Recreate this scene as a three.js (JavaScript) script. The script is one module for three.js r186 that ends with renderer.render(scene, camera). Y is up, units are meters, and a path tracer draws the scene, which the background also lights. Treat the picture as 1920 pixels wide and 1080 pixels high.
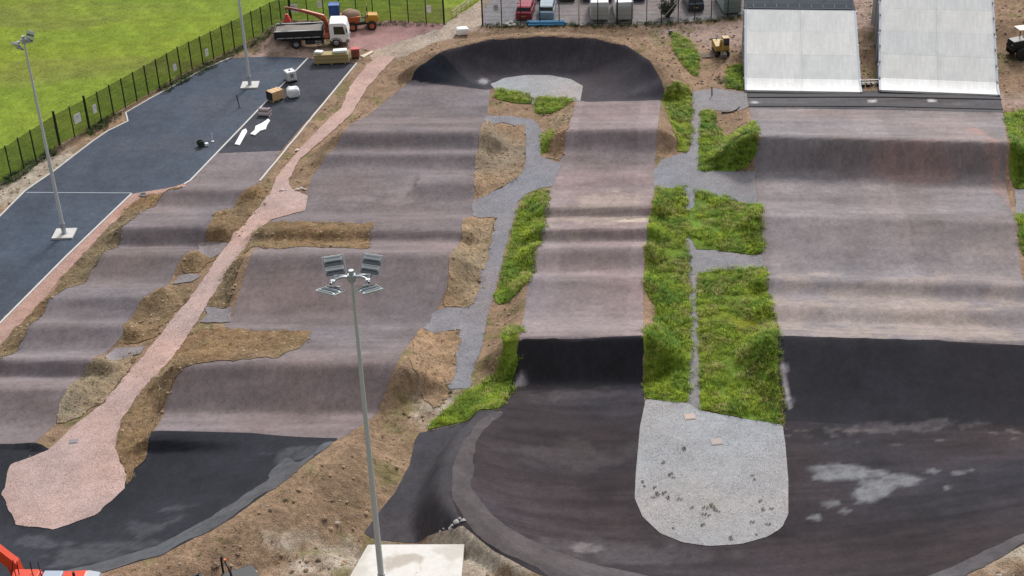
import * as THREE from 'three';
import { RoundedBoxGeometry } from 'three/addons/geometries/RoundedBoxGeometry.js';
import { mergeGeometries, mergeVertices, toCreasedNormals } from 'three/addons/utils/BufferGeometryUtils.js';

// ---------------------------------------------------------------- camera, sky, sun, exposure
const scene = new THREE.Scene();
const FOCAL = 2750, PITCH = 30.5 * Math.PI / 180, ROLL = 2.0 * Math.PI / 180, EYE = new THREE.Vector3(0, 56, 0);
const camera = new THREE.PerspectiveCamera(2 * Math.atan(540 / FOCAL) * 180 / Math.PI, 16 / 9, 0.5, 6000);
const FWD = new THREE.Vector3(0, -Math.sin(PITCH), -Math.cos(PITCH));
const up0 = new THREE.Vector3(0, Math.cos(PITCH), -Math.sin(PITCH)), right0 = new THREE.Vector3(1, 0, 0);
const UP = up0.clone().multiplyScalar(Math.cos(ROLL)).addScaledVector(right0, Math.sin(ROLL));
const RIGHT = right0.clone().multiplyScalar(Math.cos(ROLL)).addScaledVector(up0, -Math.sin(ROLL));
camera.position.copy(EYE); camera.up.copy(UP); camera.lookAt(EYE.clone().add(FWD)); camera.updateMatrixWorld();
scene.add(camera);

const SUN = new THREE.Vector3(0.25, 0.64, -0.76).normalize();     // high, beyond the site and a little to the right, behind thin cloud
{
  const W = 256, Hh = 128, data = new Float32Array(W * Hh * 4);
  for (let j = 0; j < Hh; j++) for (let i = 0; i < W; i++) {
    const el = ((j + 0.5) / Hh - 0.5) * Math.PI, az = ((i + 0.5) / W - 0.5) * 2 * Math.PI;
    const d = [Math.cos(el) * Math.cos(az), Math.sin(el), Math.cos(el) * Math.sin(az)];
    const s = Math.max(0, Math.sin(el)), c = Math.max(0, d[0] * SUN.x + d[1] * SUN.y + d[2] * SUN.z);
    const l = (0.12 + 0.15 * s) + 0.85 * Math.pow(c, 5);          // bright overcast, glow of the veiled sun
    const k = (j * W + i) * 4;
    data[k] = l * 0.985; data[k + 1] = l; data[k + 2] = l * 1.055; data[k + 3] = 1;
  }
  const sky = new THREE.DataTexture(data, W, Hh, THREE.RGBAFormat, THREE.FloatType);
  sky.mapping = THREE.EquirectangularReflectionMapping; sky.magFilter = sky.minFilter = THREE.LinearFilter; sky.needsUpdate = true;
  scene.background = sky; scene.environment = sky;
}
const sun = new THREE.DirectionalLight(new THREE.Color().setRGB(1, 0.955, 0.90), 1.5);
sun.position.copy(SUN).multiplyScalar(200).add(new THREE.Vector3(0, 0, -110)); sun.target.position.set(0, 0, -110);
sun.castShadow = true; sun.shadow.radius = 22; sun.shadow.mapSize.set(4096, 4096);
Object.assign(sun.shadow.camera, { left: -90, right: 90, top: 90, bottom: -90, near: 10, far: 420 });
scene.add(sun, sun.target);
const renderer = new THREE.WebGLRenderer({ antialias: true });
renderer.toneMapping = THREE.LinearToneMapping; renderer.toneMappingExposure = 2.35;
renderer.shadowMap.enabled = true; renderer.outputColorSpace = THREE.SRGBColorSpace;

// ---------------------------------------------------------------- small helpers
let seedState = 12345;
const rnd = (a = 0, b = 1) => { seedState = (seedState + 0x6d2b79f5) | 0; let t = Math.imul(seedState ^ (seedState >>> 15), 1 | seedState); t = (t + Math.imul(t ^ (t >>> 7), 61 | t)) ^ t; return a + (b - a) * (((t ^ (t >>> 14)) >>> 0) / 4294967296); };
const clamp = (v, a = 0, b = 1) => Math.min(b, Math.max(a, v));
const smooth = (a, b, v) => { const t = clamp((v - a) / (b - a)); return t * t * (3 - 2 * t); };
const lerp = (a, b, t) => a + (b - a) * t;
const hash2 = (i, j, s) => { let h = Math.imul(i, 374761393) + Math.imul(j, 668265263) + Math.imul(s, 974634777) | 0; h = Math.imul(h ^ (h >>> 13), 1274126177); return ((h ^ (h >>> 16)) >>> 0) / 4294967296; };
function vnoise(x, y, s = 0) {
  const i = Math.floor(x), j = Math.floor(y), u = x - i, v = y - j, a = u * u * (3 - 2 * u), b = v * v * (3 - 2 * v);
  return lerp(lerp(hash2(i, j, s), hash2(i + 1, j, s), a), lerp(hash2(i, j + 1, s), hash2(i + 1, j + 1, s), a), b);
}
const fbm = (x, y, o = 4, s = 0) => { let r = 0, a = 0.5, n = 0; for (let k = 0; k < o; k++) { r += a * vnoise(x, y, s + k * 17); n += a; a *= 0.5; x = x * 2.03 + 11.3; y = y * 2.03 + 5.7; } return r / n; };
const lin = (r, g, b) => new THREE.Color().setRGB(r, g, b);
const S = (hex) => new THREE.Color(hex);
// a pixel of the photograph (1920 x 1080) as a ray from the eye
function ray(px, py) { return RIGHT.clone().multiplyScalar(px - 960).addScaledVector(UP, -(py - 540)).addScaledVector(FWD, FOCAL).normalize(); }
function atHeight(px, py, h = 0) { const d = ray(px, py), t = (h - EYE.y) / d.y; return EYE.clone().addScaledVector(d, t); }

// ---------------------------------------------------------------- terrain: heights of the site on one grid
const X0 = -78, X1 = 66, NX = 520, Z0 = -51, Z1 = -185;
const xs = Array.from({ length: NX + 1 }, (_, i) => lerp(X0, X1, i / NX));
const zs = [Z0]; while (zs[zs.length - 1] > Z1) { const z = zs[zs.length - 1]; zs.push(z - lerp(0.2, 0.42, (Z0 - z) / (Z0 - Z1))); }
const NZ = zs.length - 1, CX = (X1 - X0) / NX, NV = (NX + 1) * (NZ + 1);
const zIndex = (z) => { let a = 0, b = NZ; while (b - a > 1) { const m = (a + b) >> 1; if (zs[m] >= z) a = m; else b = m; } return a; };
const H = new Float32Array(NV), inside = new Uint8Array(NV);
const ix = (i, j) => j * (NX + 1) + i;

function polyAt(poly, y) { for (let k = 1; k < poly.length; k++) if (y <= poly[k][1]) { const [a, b] = [poly[k - 1], poly[k]]; return lerp(a[0], b[0], (y - a[1]) / (b[1] - a[1])); } return poly[poly.length - 1][0]; }
// A ribbon is a run of stations {L, R, hl, hr}; cross profile h = hl + (hr - hl) * v^p; beyond its edges the bank falls away
function ribbon(stations, { p = 1, flatL = 0, flatR = 0, k = 1.5, sub = 8 } = {}) {
  const pts = stations.map((s) => ({ L: atHeight(s[0], s[1], s[4]), R: atHeight(s[2], s[3], s[5]), hl: s[4], hr: s[5] }));
  const cr = (a, b, c, d, t) => 0.5 * (2 * b + (c - a) * t + (2 * a - 5 * b + 4 * c - d) * t * t + (3 * b - a - 3 * c + d) * t * t * t);
  const rows = [], ease = (a, b, t) => (p !== 1 ? t * t * (3 - 2 * t) * 0.7 + t * 0.3 : b < a ? 1 - Math.pow(1 - t, a - b > 0.9 ? 1.12 : 1.5) : Math.pow(t, 1.25));   // a landing drops fast from its crest and runs out flat
  const n = pts.length;
  for (let q = 0; q < n - 1; q++) for (let m = 0; m < sub; m++) {
    const t = m / sub, [A, B, C, D] = [pts[Math.max(0, q - 1)], pts[q], pts[q + 1], pts[Math.min(n - 1, q + 2)]], tt = t * t * (3 - 2 * t);
    rows.push({ L: [lerp(B.L.x, C.L.x, t), lerp(B.L.z, C.L.z, t)], R: [lerp(B.R.x, C.R.x, t), lerp(B.R.z, C.R.z, t)], hl: lerp(B.hl, C.hl, ease(B.hl, C.hl, t)), hr: lerp(B.hr, C.hr, ease(B.hr, C.hr, t)) });
    if (p !== 1) { rows[rows.length - 1].L = [cr(A.L.x, B.L.x, C.L.x, D.L.x, t), cr(A.L.z, B.L.z, C.L.z, D.L.z, t)]; rows[rows.length - 1].R = [cr(A.R.x, B.R.x, C.R.x, D.R.x, t), cr(A.R.z, B.R.z, C.R.z, D.R.z, t)]; }
  }
  rows.push({ L: [pts[n - 1].L.x, pts[n - 1].L.z], R: [pts[n - 1].R.x, pts[n - 1].R.z], hl: pts[n - 1].hl, hr: pts[n - 1].hr });
  const fall = (h, d, flat) => h * (1 - smooth(0, 1, (d - flat) / (k * Math.abs(h) + 0.4)));
  for (let q = 0; q < rows.length - 1; q++) {
    const a = rows[q], b = rows[q + 1];
    const ext = 9;
    const wA = Math.hypot(a.R[0] - a.L[0], a.R[1] - a.L[1]), wB = Math.hypot(b.R[0] - b.L[0], b.R[1] - b.L[1]);
    const P = (r, w, v) => [lerp(r.L[0], r.R[0], v), lerp(r.L[1], r.R[1], v)];
    const q4 = [P(a, wA, -ext / wA), P(a, wA, 1 + ext / wA), P(b, wB, 1 + ext / wB), P(b, wB, -ext / wB)];
    const x0 = Math.min(...q4.map((c) => c[0])), x1 = Math.max(...q4.map((c) => c[0])), zlo = Math.min(...q4.map((c) => c[1])), zhi = Math.max(...q4.map((c) => c[1]));
    const i0 = Math.max(0, Math.floor((x0 - X0) / CX)), i1 = Math.min(NX, Math.ceil((x1 - X0) / CX)), j0 = Math.max(0, zIndex(zhi) - 1), j1 = Math.min(NZ, zIndex(zlo) + 2);
    for (let j = j0; j <= j1; j++) for (let i = i0; i <= i1; i++) {
      const x = xs[i], z = zs[j];
      // t along from row a to row b: signed distances to the two cross lines
      const ca = (a.R[0] - a.L[0]) * (z - a.L[1]) - (a.R[1] - a.L[1]) * (x - a.L[0]), cb = (b.R[0] - b.L[0]) * (z - b.L[1]) - (b.R[1] - b.L[1]) * (x - b.L[0]);
      const da = ca / wA, db = cb / wB;
      if (da * db > 0 && Math.min(Math.abs(da), Math.abs(db)) > 1e-6) continue;
      const t = Math.abs(da) + Math.abs(db) < 1e-9 ? 0 : Math.abs(da) / (Math.abs(da) + Math.abs(db));
      const Lx = lerp(a.L[0], b.L[0], t), Lz = lerp(a.L[1], b.L[1], t), Rx = lerp(a.R[0], b.R[0], t), Rz = lerp(a.R[1], b.R[1], t), w = Math.hypot(Rx - Lx, Rz - Lz);
      const v = ((x - Lx) * (Rx - Lx) + (z - Lz) * (Rz - Lz)) / (w * w);
      if (v * w < -ext || (v - 1) * w > ext) continue;
      const hl = lerp(a.hl, b.hl, t), hr = lerp(a.hr, b.hr, t), o = ix(i, j);
      if (v >= 0 && v <= 1) { const h = hl + (hr - hl) * Math.pow(v, p); if (inside[o]) H[o] = Math.max(H[o], h); else { H[o] = h; inside[o] = 1; } }
      else if (!inside[o]) H[o] = Math.max(H[o], v < 0 ? fall(hl, -v * w, flatL) : fall(hr, (v - 1) * w, flatR));
    }
  }
}
const RISE = 1.4;
const straight = (L, R, rowsYH, drop = 0) => ribbon(rowsYH.map(([y, h]) => [polyAt(L, y), y, polyAt(R, y + drop), y + drop, h * RISE, h * RISE]));
// first straight (below the start ramps)
const S1L = [[1400, 170], [1407, 205], [1412, 252], [1417, 330], [1428, 470], [1440, 560], [1455, 628], [1465, 720], [1471, 800]];
const S1R = [[1870, 174], [1882, 215], [1888, 270], [1900, 400], [1912, 490], [1927, 580], [1945, 648], [1965, 740], [1980, 822]];
straight(S1L, S1R, [[170, 0.1], [203, 0.15], [225, 1.1], [251, 2.0], [258, 1.95], [318, 0.3], [345, 0.1], [378, 0.15], [393, 0.7], [405, 0.8], [470, 0.2], [505, 0.1], [518, 0.5], [526, 0.5], [553, 0.15], [572, 0.65], [582, 0.62], [602, 0.45], [622, 1.3], [630, 1.5], [640, 1.4], [770, 0.15], [800, 0]], 12);
// second straight
const S2L = [[1082, 190], [1065, 243], [1050, 300], [1030, 361], [1022, 400], [1015, 430], [1000, 480], [990, 530], [980, 600], [975, 637], [966, 680], [960, 722], [955, 735]];
const S2R = [[1238, 190], [1233, 243], [1228, 300], [1227, 361], [1218, 400], [1214, 430], [1208, 480], [1207, 530], [1205, 630], [1204, 680], [1207, 725], [1207, 735]];
straight(S2L, S2R, [[190, 0.1], [196, 0.35], [232, 1.15], [244, 1.25], [285, 0.3], [310, 0], [345, 0.05], [361, 0.35], [383, 0.7], [391, 0.7], [408, 0.32], [413, 0.45], [430, 0.8], [455, 0.3], [463, 0.65], [470, 0.65], [510, 0.2], [520, 0.7], [529, 0.75], [585, 0.5], [622, 1.5], [632, 1.65], [641, 1.5], [715, 0.12], [735, 0]], -2);
// third straight
const S3L = [[768, 149], [708, 202], [667, 228], [644, 248], [614, 288], [587, 327], [561, 399], [500, 415], [470, 480], [430, 600], [345, 680], [300, 790], [284, 830]];
const S3R = [[918, 149], [911, 226], [893, 293], [889, 347], [885, 400], [870, 430], [845, 475], [838, 540], [810, 600], [782, 620], [745, 680], [690, 790], [640, 830]];
straight(S3L, S3R, [[152, 0.1], [200, 0.05], [220, 0.05], [231, 0.85], [245, 1.2], [250, 1.15], [280, 0.5], [290, 0.58], [318, 0.08], [398, 0], [410, 0.5], [430, 0.65], [436, 0.6], [452, 0.3], [462, 0.85], [474, 1.3], [481, 1.3], [590, 0.03], [606, 0.03], [616, 0.4], [666, 1.4], [678, 1.5], [686, 1.45], [775, 0.15], [792, 0.3], [806, 0.6], [816, 0.6]]);
straight([[790, 318], [775, 345], [745, 378]], [[892, 318], [889, 347], [886, 378]], [[320, 0.05], [336, 0.42], [345, 0.45], [378, 0.0]]);     // short right-hand jump
// fourth straight (rollers)
const S4L = [[402, 286], [345, 345], [305, 362], [270, 395], [228, 428], [190, 480], [140, 535], [90, 562], [50, 615], [-5, 680], [-40, 735], [-110, 835]];
const S4R = [[525, 286], [487, 340], [465, 358], [425, 393], [405, 425], [385, 455], [350, 475], [330, 500], [300, 540], [268, 560], [240, 600], [232, 625], [200, 660], [175, 672], [125, 728], [107, 790], [70, 835]];
straight(S4L, S4R, [[286, 0], [340, 0], [350, 0.4], [358, 0.45], [387, 0], [400, 0.5], [418, 0.75], [427, 0.75], [462, 0], [471, 0.55], [479, 0.6], [530, 0], [541, 0.55], [560, 0.6], [598, 0.25], [606, 0.5], [615, 0.5], [660, 0], [669, 0.6], [678, 0.6], [708, 0.05], [719, 0.55], [729, 0.6], [800, 0], [835, 0.2]]);
// berms: inner edge first, lip second
ribbon([[1471, 800, 1980, 812, 0, 0.2], [1476, 860, 2030, 900, 0, 1.4], [1478, 930, 2000, 975, 0, 2.3], [1470, 985, 1910, 1022, 0, 2.3], [1430, 1008, 1800, 1076, 0, 2.3], [1340, 1023, 1430, 1140, 0, 2.3], [1245, 1006, 1080, 1078, 0, 2.3], [1203, 968, 935, 1000, 0, 2.4],
  [1190, 935, 865, 920, 0, 2.5], [1191, 900, 870, 865, 0, 2.2], [1194, 850, 892, 815, 0, 1.8], [1200, 790, 930, 775, 0, 0.9], [1207, 735, 955, 735, 0, 0.05]], { p: 2.6, flatR: 1.1, k: 0.7, sub: 14 });
ribbon([[916, 168, 768, 150, 0, 0.3], [918, 163, 795, 122, 0, 1.6], [922, 157, 840, 94, 0, 2.6], [945, 147, 920, 75, 0, 2.8], [1000, 141, 1010, 68, 0, 2.8], [1050, 143, 1110, 72, 0, 2.8], [1082, 153, 1172, 85, 0, 2.7], [1092, 166, 1214, 113, 0, 2.4], [1088, 180, 1238, 150, 0, 1.4], [1082, 191, 1246, 188, 0, 0.2]], { p: 2.2, flatR: 0.8, k: 1.5, sub: 14 });
ribbon([[290, 816, 657, 816, 0.84, 0.84], [283, 828, 640, 824, 0.72, 1.15], [276, 850, 612, 838, 0.2, 1.9], [240, 915, 540, 888, 0, 2.5], [180, 965, 430, 968, 0, 2.8], [105, 993, 300, 1036, 0, 2.8], [30, 987, 110, 1090, 0, 2.7], [2, 935, -120, 1060, 0, 2.4], [-2, 880, -210, 950, 0, 1.4], [20, 835, -230, 845, 0.1, 0.3]], { p: 1.9, flatR: 0.9, k: 2.2, sub: 14 });

// grid sampling and ray casting onto the terrain
function heightAt(x, z) {
  const fi = clamp((x - X0) / CX, 0, NX - 1e-4), i = Math.floor(fi), j = clamp(zIndex(z), 0, NZ - 1), u = fi - i, v = clamp((z - zs[j]) / (zs[j + 1] - zs[j]));
  return lerp(lerp(H[ix(i, j)], H[ix(i + 1, j)], u), lerp(H[ix(i, j + 1)], H[ix(i + 1, j + 1)], u), v);
}
function blur(times, w) {
  for (let n = 0; n < times; n++) {
    const C = H.slice();
    for (let j = 1; j < NZ; j++) for (let i = 1; i < NX; i++) { const o = ix(i, j); H[o] = lerp(C[o], 0.25 * (C[o - 1] + C[o + 1] + C[o - NX - 1] + C[o + NX + 1]), w); }
  }
}
// made ground outside the first turn, almost up to its lip
{
  const poly = [[690, 1004], [800, 1000], [862, 992], [900, 985], [960, 1010], [1100, 1050], [1430, 1110], [1800, 1050], [1910, 1000], [2200, 900], [2200, 1500], [0, 1500], [300, 1130], [480, 1010], [600, 960]].map(([a, b]) => { const g = atHeight(a, b, 1.75); return [g.x, g.z]; });
  for (let j = 0; j <= NZ && zs[j] > -85; j++) for (let i = 0; i <= NX; i++) { const o = ix(i, j); if (inside[o]) continue; const d = -sdfAt(poly, xs[i], zs[j]); if (d > 0) H[o] = Math.max(H[o], 1.75 * smooth(0, 3.2, d)); }
}
blur(1, 0.15);
function onGround(px, py, lift = 0) {
  const d = ray(px, py); let t0 = (4 - EYE.y) / d.y, t1 = (-0.6 - EYE.y) / d.y, prev = t0; const n = 90;
  for (let k = 1; k <= n; k++) {
    const t = lerp(t0, t1, k / n), x = EYE.x + d.x * t, y = EYE.y + d.y * t, z = EYE.z + d.z * t;
    if (y <= heightAt(x, z) + lift) { let a = prev, b = t; for (let m = 0; m < 12; m++) { const c = (a + b) / 2; if (EYE.y + d.y * c <= heightAt(EYE.x + d.x * c, EYE.z + d.z * c) + lift) b = c; else a = c; } return EYE.clone().addScaledVector(d, b); }
    prev = t;
  }
  return atHeight(px, py, 0);
}
// signed distance (negative inside) of an outline given in photo pixels, on the grid
function curve(pts, n = 5) {           // Catmull-Rom through a closed list of [x, y]
  const out = [], m = pts.length, f = (a, b, c, d, t) => 0.5 * (2 * b + (c - a) * t + (2 * a - 5 * b + 4 * c - d) * t * t + (3 * b - a - 3 * c + d) * t * t * t);
  for (let k = 0; k < m; k++) for (let q = 0; q < n; q++) { const [A, B, C, D] = [-1, 0, 1, 2].map((s) => pts[(k + s + m) % m]); out.push([f(A[0], B[0], C[0], D[0], q / n), f(A[1], B[1], C[1], D[1], q / n)]); }
  return out;
}
function outline(px, round) { return (round ? curve(px) : px).map(([a, b]) => { const g = onGround(a, b); return [g.x, g.z]; }); }
function sdfAt(poly, x, z) {
  let d = 1e9, inn = false;
  for (let a = 0, b = poly.length - 1; a < poly.length; b = a++) {
    const [ax, az] = poly[a], [bx, bz] = poly[b], ex = bx - ax, ez = bz - az, wx = x - ax, wz = z - az, t = clamp((wx * ex + wz * ez) / (ex * ex + ez * ez + 1e-12));
    const qx = wx - ex * t, qz = wz - ez * t; d = Math.min(d, qx * qx + qz * qz);
    if ((az > z) !== (bz > z) && x < (bx - ax) * (z - az) / (bz - az) + ax) inn = !inn;
  }
  return inn ? -Math.sqrt(d) : Math.sqrt(d);
}
function field(px, { round = false, ragged = 0, rs = 0.8 } = {}) {
  const poly = outline(px, round), x0 = Math.min(...poly.map((c) => c[0])) - 1.5, x1 = Math.max(...poly.map((c) => c[0])) + 1.5, zlo = Math.min(...poly.map((c) => c[1])) - 1.5, zhi = Math.max(...poly.map((c) => c[1])) + 1.5;
  const i0 = Math.max(0, Math.floor((x0 - X0) / CX)), i1 = Math.min(NX, Math.ceil((x1 - X0) / CX)), j0 = Math.max(0, zIndex(Math.min(zhi, Z0)) - 1), j1 = Math.min(NZ, zIndex(Math.max(zlo, Z1)) + 2);
  const d = new Float32Array((i1 - i0 + 1) * (j1 - j0 + 1));
  for (let j = j0; j <= j1; j++) for (let i = i0; i <= i1; i++) {
    let s = sdfAt(poly, xs[i], zs[j]);
    if (ragged && Math.abs(s) < 2.5) s += ragged * (fbm(xs[i] * rs, zs[j] * rs, 3, 91) - 0.5) * 2;
    d[(j - j0) * (i1 - i0 + 1) + i - i0] = s;
  }
  return { i0, i1, j0, j1, d, poly, at: (i, j) => (i < i0 || i > i1 || j < j0 || j > j1 ? 9 : d[(j - j0) * (i1 - i0 + 1) + i - i0]) };
}

// ---------------------------------------------------------------- textures: grain only
function grain(n, f, seed, bumpy = false) {
  const a = new Uint8Array(n * n * 4);
  for (let j = 0; j < n; j++) for (let i = 0; i < n; i++) { const v = clamp(f(i, j, n, seed)) * 255, k = (j * n + i) * 4; a[k] = a[k + 1] = a[k + 2] = v; a[k + 3] = 255; }
  const t = new THREE.DataTexture(a, n, n, THREE.RGBAFormat); t.wrapS = t.wrapT = THREE.RepeatWrapping; t.magFilter = THREE.LinearFilter; t.minFilter = THREE.LinearMipmapLinearFilter; t.generateMipmaps = true;
  if (!bumpy) t.colorSpace = THREE.NoColorSpace; t.needsUpdate = true; return t;
}
// tiling value noise: lattice wraps at period p
const tnoise = (x, y, p, s) => { const i = Math.floor(x), j = Math.floor(y), u = x - i, v = y - j, a = u * u * (3 - 2 * u), b = v * v * (3 - 2 * v), w = (q) => ((q % p) + p) % p; return lerp(lerp(hash2(w(i), w(j), s), hash2(w(i + 1), w(j), s), a), lerp(hash2(w(i), w(j + 1), s), hash2(w(i + 1), w(j + 1), s), a), b); };
const tf = (i, j, n, s, list) => list.reduce((r, [p, a], k) => r + a * (tnoise(i / n * p, j / n * p, p, s + k * 31) - 0.5), 0);
const TEX = {
  asphalt: grain(1024, (i, j, n, s) => 0.80 + tf(i, j, n, s, [[5, 0.09], [13, 0.12], [29, 0.15], [67, 0.16], [150, 0.18], [400, 0.14]]), 1),
  soil: grain(1024, (i, j, n, s) => 0.72 + tf(i, j, n, s, [[7, 0.2], [29, 0.28], [90, 0.34], [260, 0.34], [700, 0.26]]), 2),
  gravel: grain(1024, (i, j, n, s) => { const v = tf(i, j, n, s, [[9, 0.12], [40, 0.12], [110, 0.3], [330, 0.4], [1024, 0.2]]); return 0.74 + v; }, 3),
  grass: grain(1024, (i, j, n, s) => 0.72 + tf(i, j, n, s, [[8, 0.24], [37, 0.26], [140, 0.3], [500, 0.4]]), 4),
  ramp: grain(512, (i, j, n, s) => 0.90 + tf(i, j, n, s, [[4, 0.10], [17, 0.07], [70, 0.05]]) + 0.10 * (tnoise(i / n * 90, j / n * 5, 5 * 18, s + 3) - 0.5) + 0.08 * (tnoise(i / n * 30, j / n * 3, 30, s + 4) - 0.5), 15),
  concrete: grain(512, (i, j, n, s) => 0.88 + tf(i, j, n, s, [[4, 0.08], [17, 0.07], [70, 0.06], [512, 0.05]]), 5),
};
function surfaceMat(tex, size, rough, bump) {
  const m = tex.clone(); m.repeat.set(1 / size, 1 / size); m.needsUpdate = true;
  return new THREE.MeshPhysicalMaterial({ vertexColors: true, map: m, roughness: rough, metalness: 0, bumpMap: m, bumpScale: bump, specularIntensity: 0.25 });
}
const MAT = {
  asphalt: surfaceMat(TEX.asphalt, 7.3, 0.86, 0.008), soil: surfaceMat(TEX.soil, 6.1, 1, 0.08), gravel: surfaceMat(TEX.gravel, 5.7, 1, 0.04),
  grass: surfaceMat(TEX.grass, 6.7, 1, 0.06),
};
// ---------------------------------------------------------------- stains: patches of dust, wear and damp that the photograph shows on the surfaces
const STAINS = [];
function stain(px, py, rx, ry, rgb, amount, rag = 0.9, only = null) {
  const c = onGround(px, py), a = onGround(px + rx, py), b = onGround(px, py + ry);
  STAINS.push({ x: c.x, z: c.z, rx: Math.abs(a.x - c.x) + 0.05, rz: Math.abs(b.z - c.z) + 0.05, rgb, amount, rag, only });
}
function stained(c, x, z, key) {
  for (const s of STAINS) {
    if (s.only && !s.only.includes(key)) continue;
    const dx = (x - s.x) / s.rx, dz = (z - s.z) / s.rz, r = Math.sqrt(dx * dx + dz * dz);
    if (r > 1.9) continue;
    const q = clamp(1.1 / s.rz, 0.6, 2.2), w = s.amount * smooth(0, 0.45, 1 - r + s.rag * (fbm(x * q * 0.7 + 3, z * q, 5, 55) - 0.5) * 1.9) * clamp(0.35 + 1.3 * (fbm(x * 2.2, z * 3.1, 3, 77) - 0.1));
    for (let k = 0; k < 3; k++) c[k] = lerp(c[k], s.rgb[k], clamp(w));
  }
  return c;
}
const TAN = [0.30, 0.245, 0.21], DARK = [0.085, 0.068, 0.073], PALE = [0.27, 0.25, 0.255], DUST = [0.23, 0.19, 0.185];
// first straight
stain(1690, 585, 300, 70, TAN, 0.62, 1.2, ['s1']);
 stain(1730, 310, 90, 40, [0.27, 0.17, 0.155], 0.6, 0.9, ['s1']);
stain(1865, 330, 16, 70, [0.31, 0.2, 0.175], 0.7, 0.9, ['s1']);
stain(1820, 520, 110, 34, DUST, 0.6, 0.9, ['s1']);
for (const [x, y] of [[1415, 193], [1635, 190], [1748, 189]]) stain(x, y, 9, 3, [0.45, 0.43, 0.42], 0.9, 0.5, ['ap']);
// second straight
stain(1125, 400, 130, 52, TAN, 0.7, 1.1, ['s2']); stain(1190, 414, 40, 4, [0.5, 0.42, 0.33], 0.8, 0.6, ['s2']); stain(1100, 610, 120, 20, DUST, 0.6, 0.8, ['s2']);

// third straight: dust
stain(750, 375, 26, 14, DUST, 0.5, 0.9, ['s3']); stain(660, 372, 50, 6, DUST, 0.5, 1.1, ['s3']);
// fourth straight
stain(40, 765, 14, 8, DARK, 0.7, 0.6, ['s4']); stain(440, 310, 70, 18, [0.2, 0.165, 0.17], 0.5, 0.8, ['s4']);
// berm one: dried dust left by a puddle, tyre dust, scuffs
for (const [x, y, a, b] of [[1610, 890, 85, 14], [1560, 880, 50, 12], [1670, 905, 60, 16], [1640, 925, 40, 12], [1575, 893, 60, 7]]) stain(x, y, a, b, [0.18, 0.185, 0.195], 0.85, 0.8, ['b1']);
for (const [x, y, a, b] of [[1745, 885, 14, 4], [1795, 886, 14, 4], [1818, 881, 10, 3], [1775, 915, 13, 4], [1625, 936, 24, 8], [1560, 945, 16, 7], [1583, 960, 14, 5], [1530, 972, 16, 6]]) stain(x, y, a, b, [0.16, 0.16, 0.17], 0.85, 0.7, ['b1']);
stain(1472, 720, 7, 45, [0.35, 0.32, 0.34], 0.9, 1.1, ['b1']); stain(1700, 802, 150, 9, [0.09, 0.08, 0.085], 0.8, 0.9, ['b1']); stain(975, 715, 16, 12, [0.3, 0.27, 0.28], 0.8, 0.8, ['b1']); stain(1090, 740, 100, 10, [0.075, 0.065, 0.07], 0.6, 1, ['b1']);
stain(1070, 850, 120, 26, [0.07, 0.06, 0.06], 0.5, 1, ['b1']); stain(1200, 1035, 200, 30, [0.085, 0.075, 0.08], 0.6, 1, ['b1']); stain(1100, 1030, 30, 10, [0.2, 0.18, 0.18], 0.6, 1, ['b1']);
for (let k = 0; k < 26; k++) stain(rnd(1480, 1915), 806 + 34 * rnd() * rnd(), rnd(3, 12), rnd(0.8, 2.2), [0.12, 0.1, 0.095], 0.6, 0.8, ['b1']);
// berm two and three
stain(905, 152, 14, 5, [0.3, 0.29, 0.31], 0.9, 0.9, ['b2']); stain(1010, 128, 150, 8, [0.075, 0.067, 0.074], 0.5, 0.9, ['b2']); stain(1195, 172, 50, 8, [0.085, 0.078, 0.085], 0.5, 0.9, ['b2']);
for (const [x, y, a, b] of [[270, 990, 50, 16], [330, 955, 26, 7], [180, 1040, 90, 14], [560, 850, 50, 14], [60, 1015, 60, 14]]) stain(x, y, a, b, [0.065, 0.07, 0.08], 0.7, 1.2, ['b3']);
// asphalt yard
for (const [x, y, a, b] of [[420, 200, 90, 30], [330, 270, 120, 22], [470, 150, 60, 14]]) stain(x, y, a, b, [0.07, 0.078, 0.095], 0.6, 1, ['lot']);
stain(560, 200, 40, 8, [0.08, 0.08, 0.09], 0.4, 1, ['lot2']); stain(450, 268, 40, 12, [0.02, 0.02, 0.024], 0.6, 0.8, ['lot2']);

// ---------------------------------------------------------------- surface sheets cut out of the terrain grid
const SHEETS = [];
const tone = (base, { v = 0.25, s = 0.35, stretch = 1, seed = 0, tint = 0.05, streak = 0, lanes = 0 } = {}) => (x, z) => {
  const n = fbm(x * s * stretch, z * s, 5, seed) - 0.5, m = fbm(x * s * 4 * stretch + 9, z * s * 4, 3, seed + 5) - 0.5, q = 1 + v * (n * 1.7 + m * 0.7), w = fbm(x * 0.13 + 40, z * 0.16, 3, seed + 9) - 0.5;
  const lane = lanes ? 1 + lanes * (hash2(Math.floor((x * 0.9928 + z * 0.1201) / 2.7), 3, seed) - 0.5) : 1, k = lane * q * (streak ? 1 + streak * ((fbm(x * 0.22 + 60, z * 1.9, 4, seed + 13) - 0.5) * 1.5 + (vnoise(x * 0.35, z * 6.5, seed + 14) - 0.5) * 0.45) : 1);
  return [base[0] * k * (1 + tint * w * 4), base[1] * k, base[2] * k * (1 - tint * w * 3)];
};
function sheet(name, label, px, mat, base, opt = {}) {
  const f = field(px, opt); SHEETS.push({ name, label, f, mat, col: opt.col || tone(base, opt), key: opt.key, mean: opt.mean ?? 0.8, grass: opt.grass, dry: opt.dry, soft: opt.soft, stones: opt.stones });
  return f;
}
const A = MAT.asphalt, G = MAT.gravel, SO = MAT.soil, GR = MAT.grass;
const MAUVE = [0.205, 0.163, 0.172];
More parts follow.
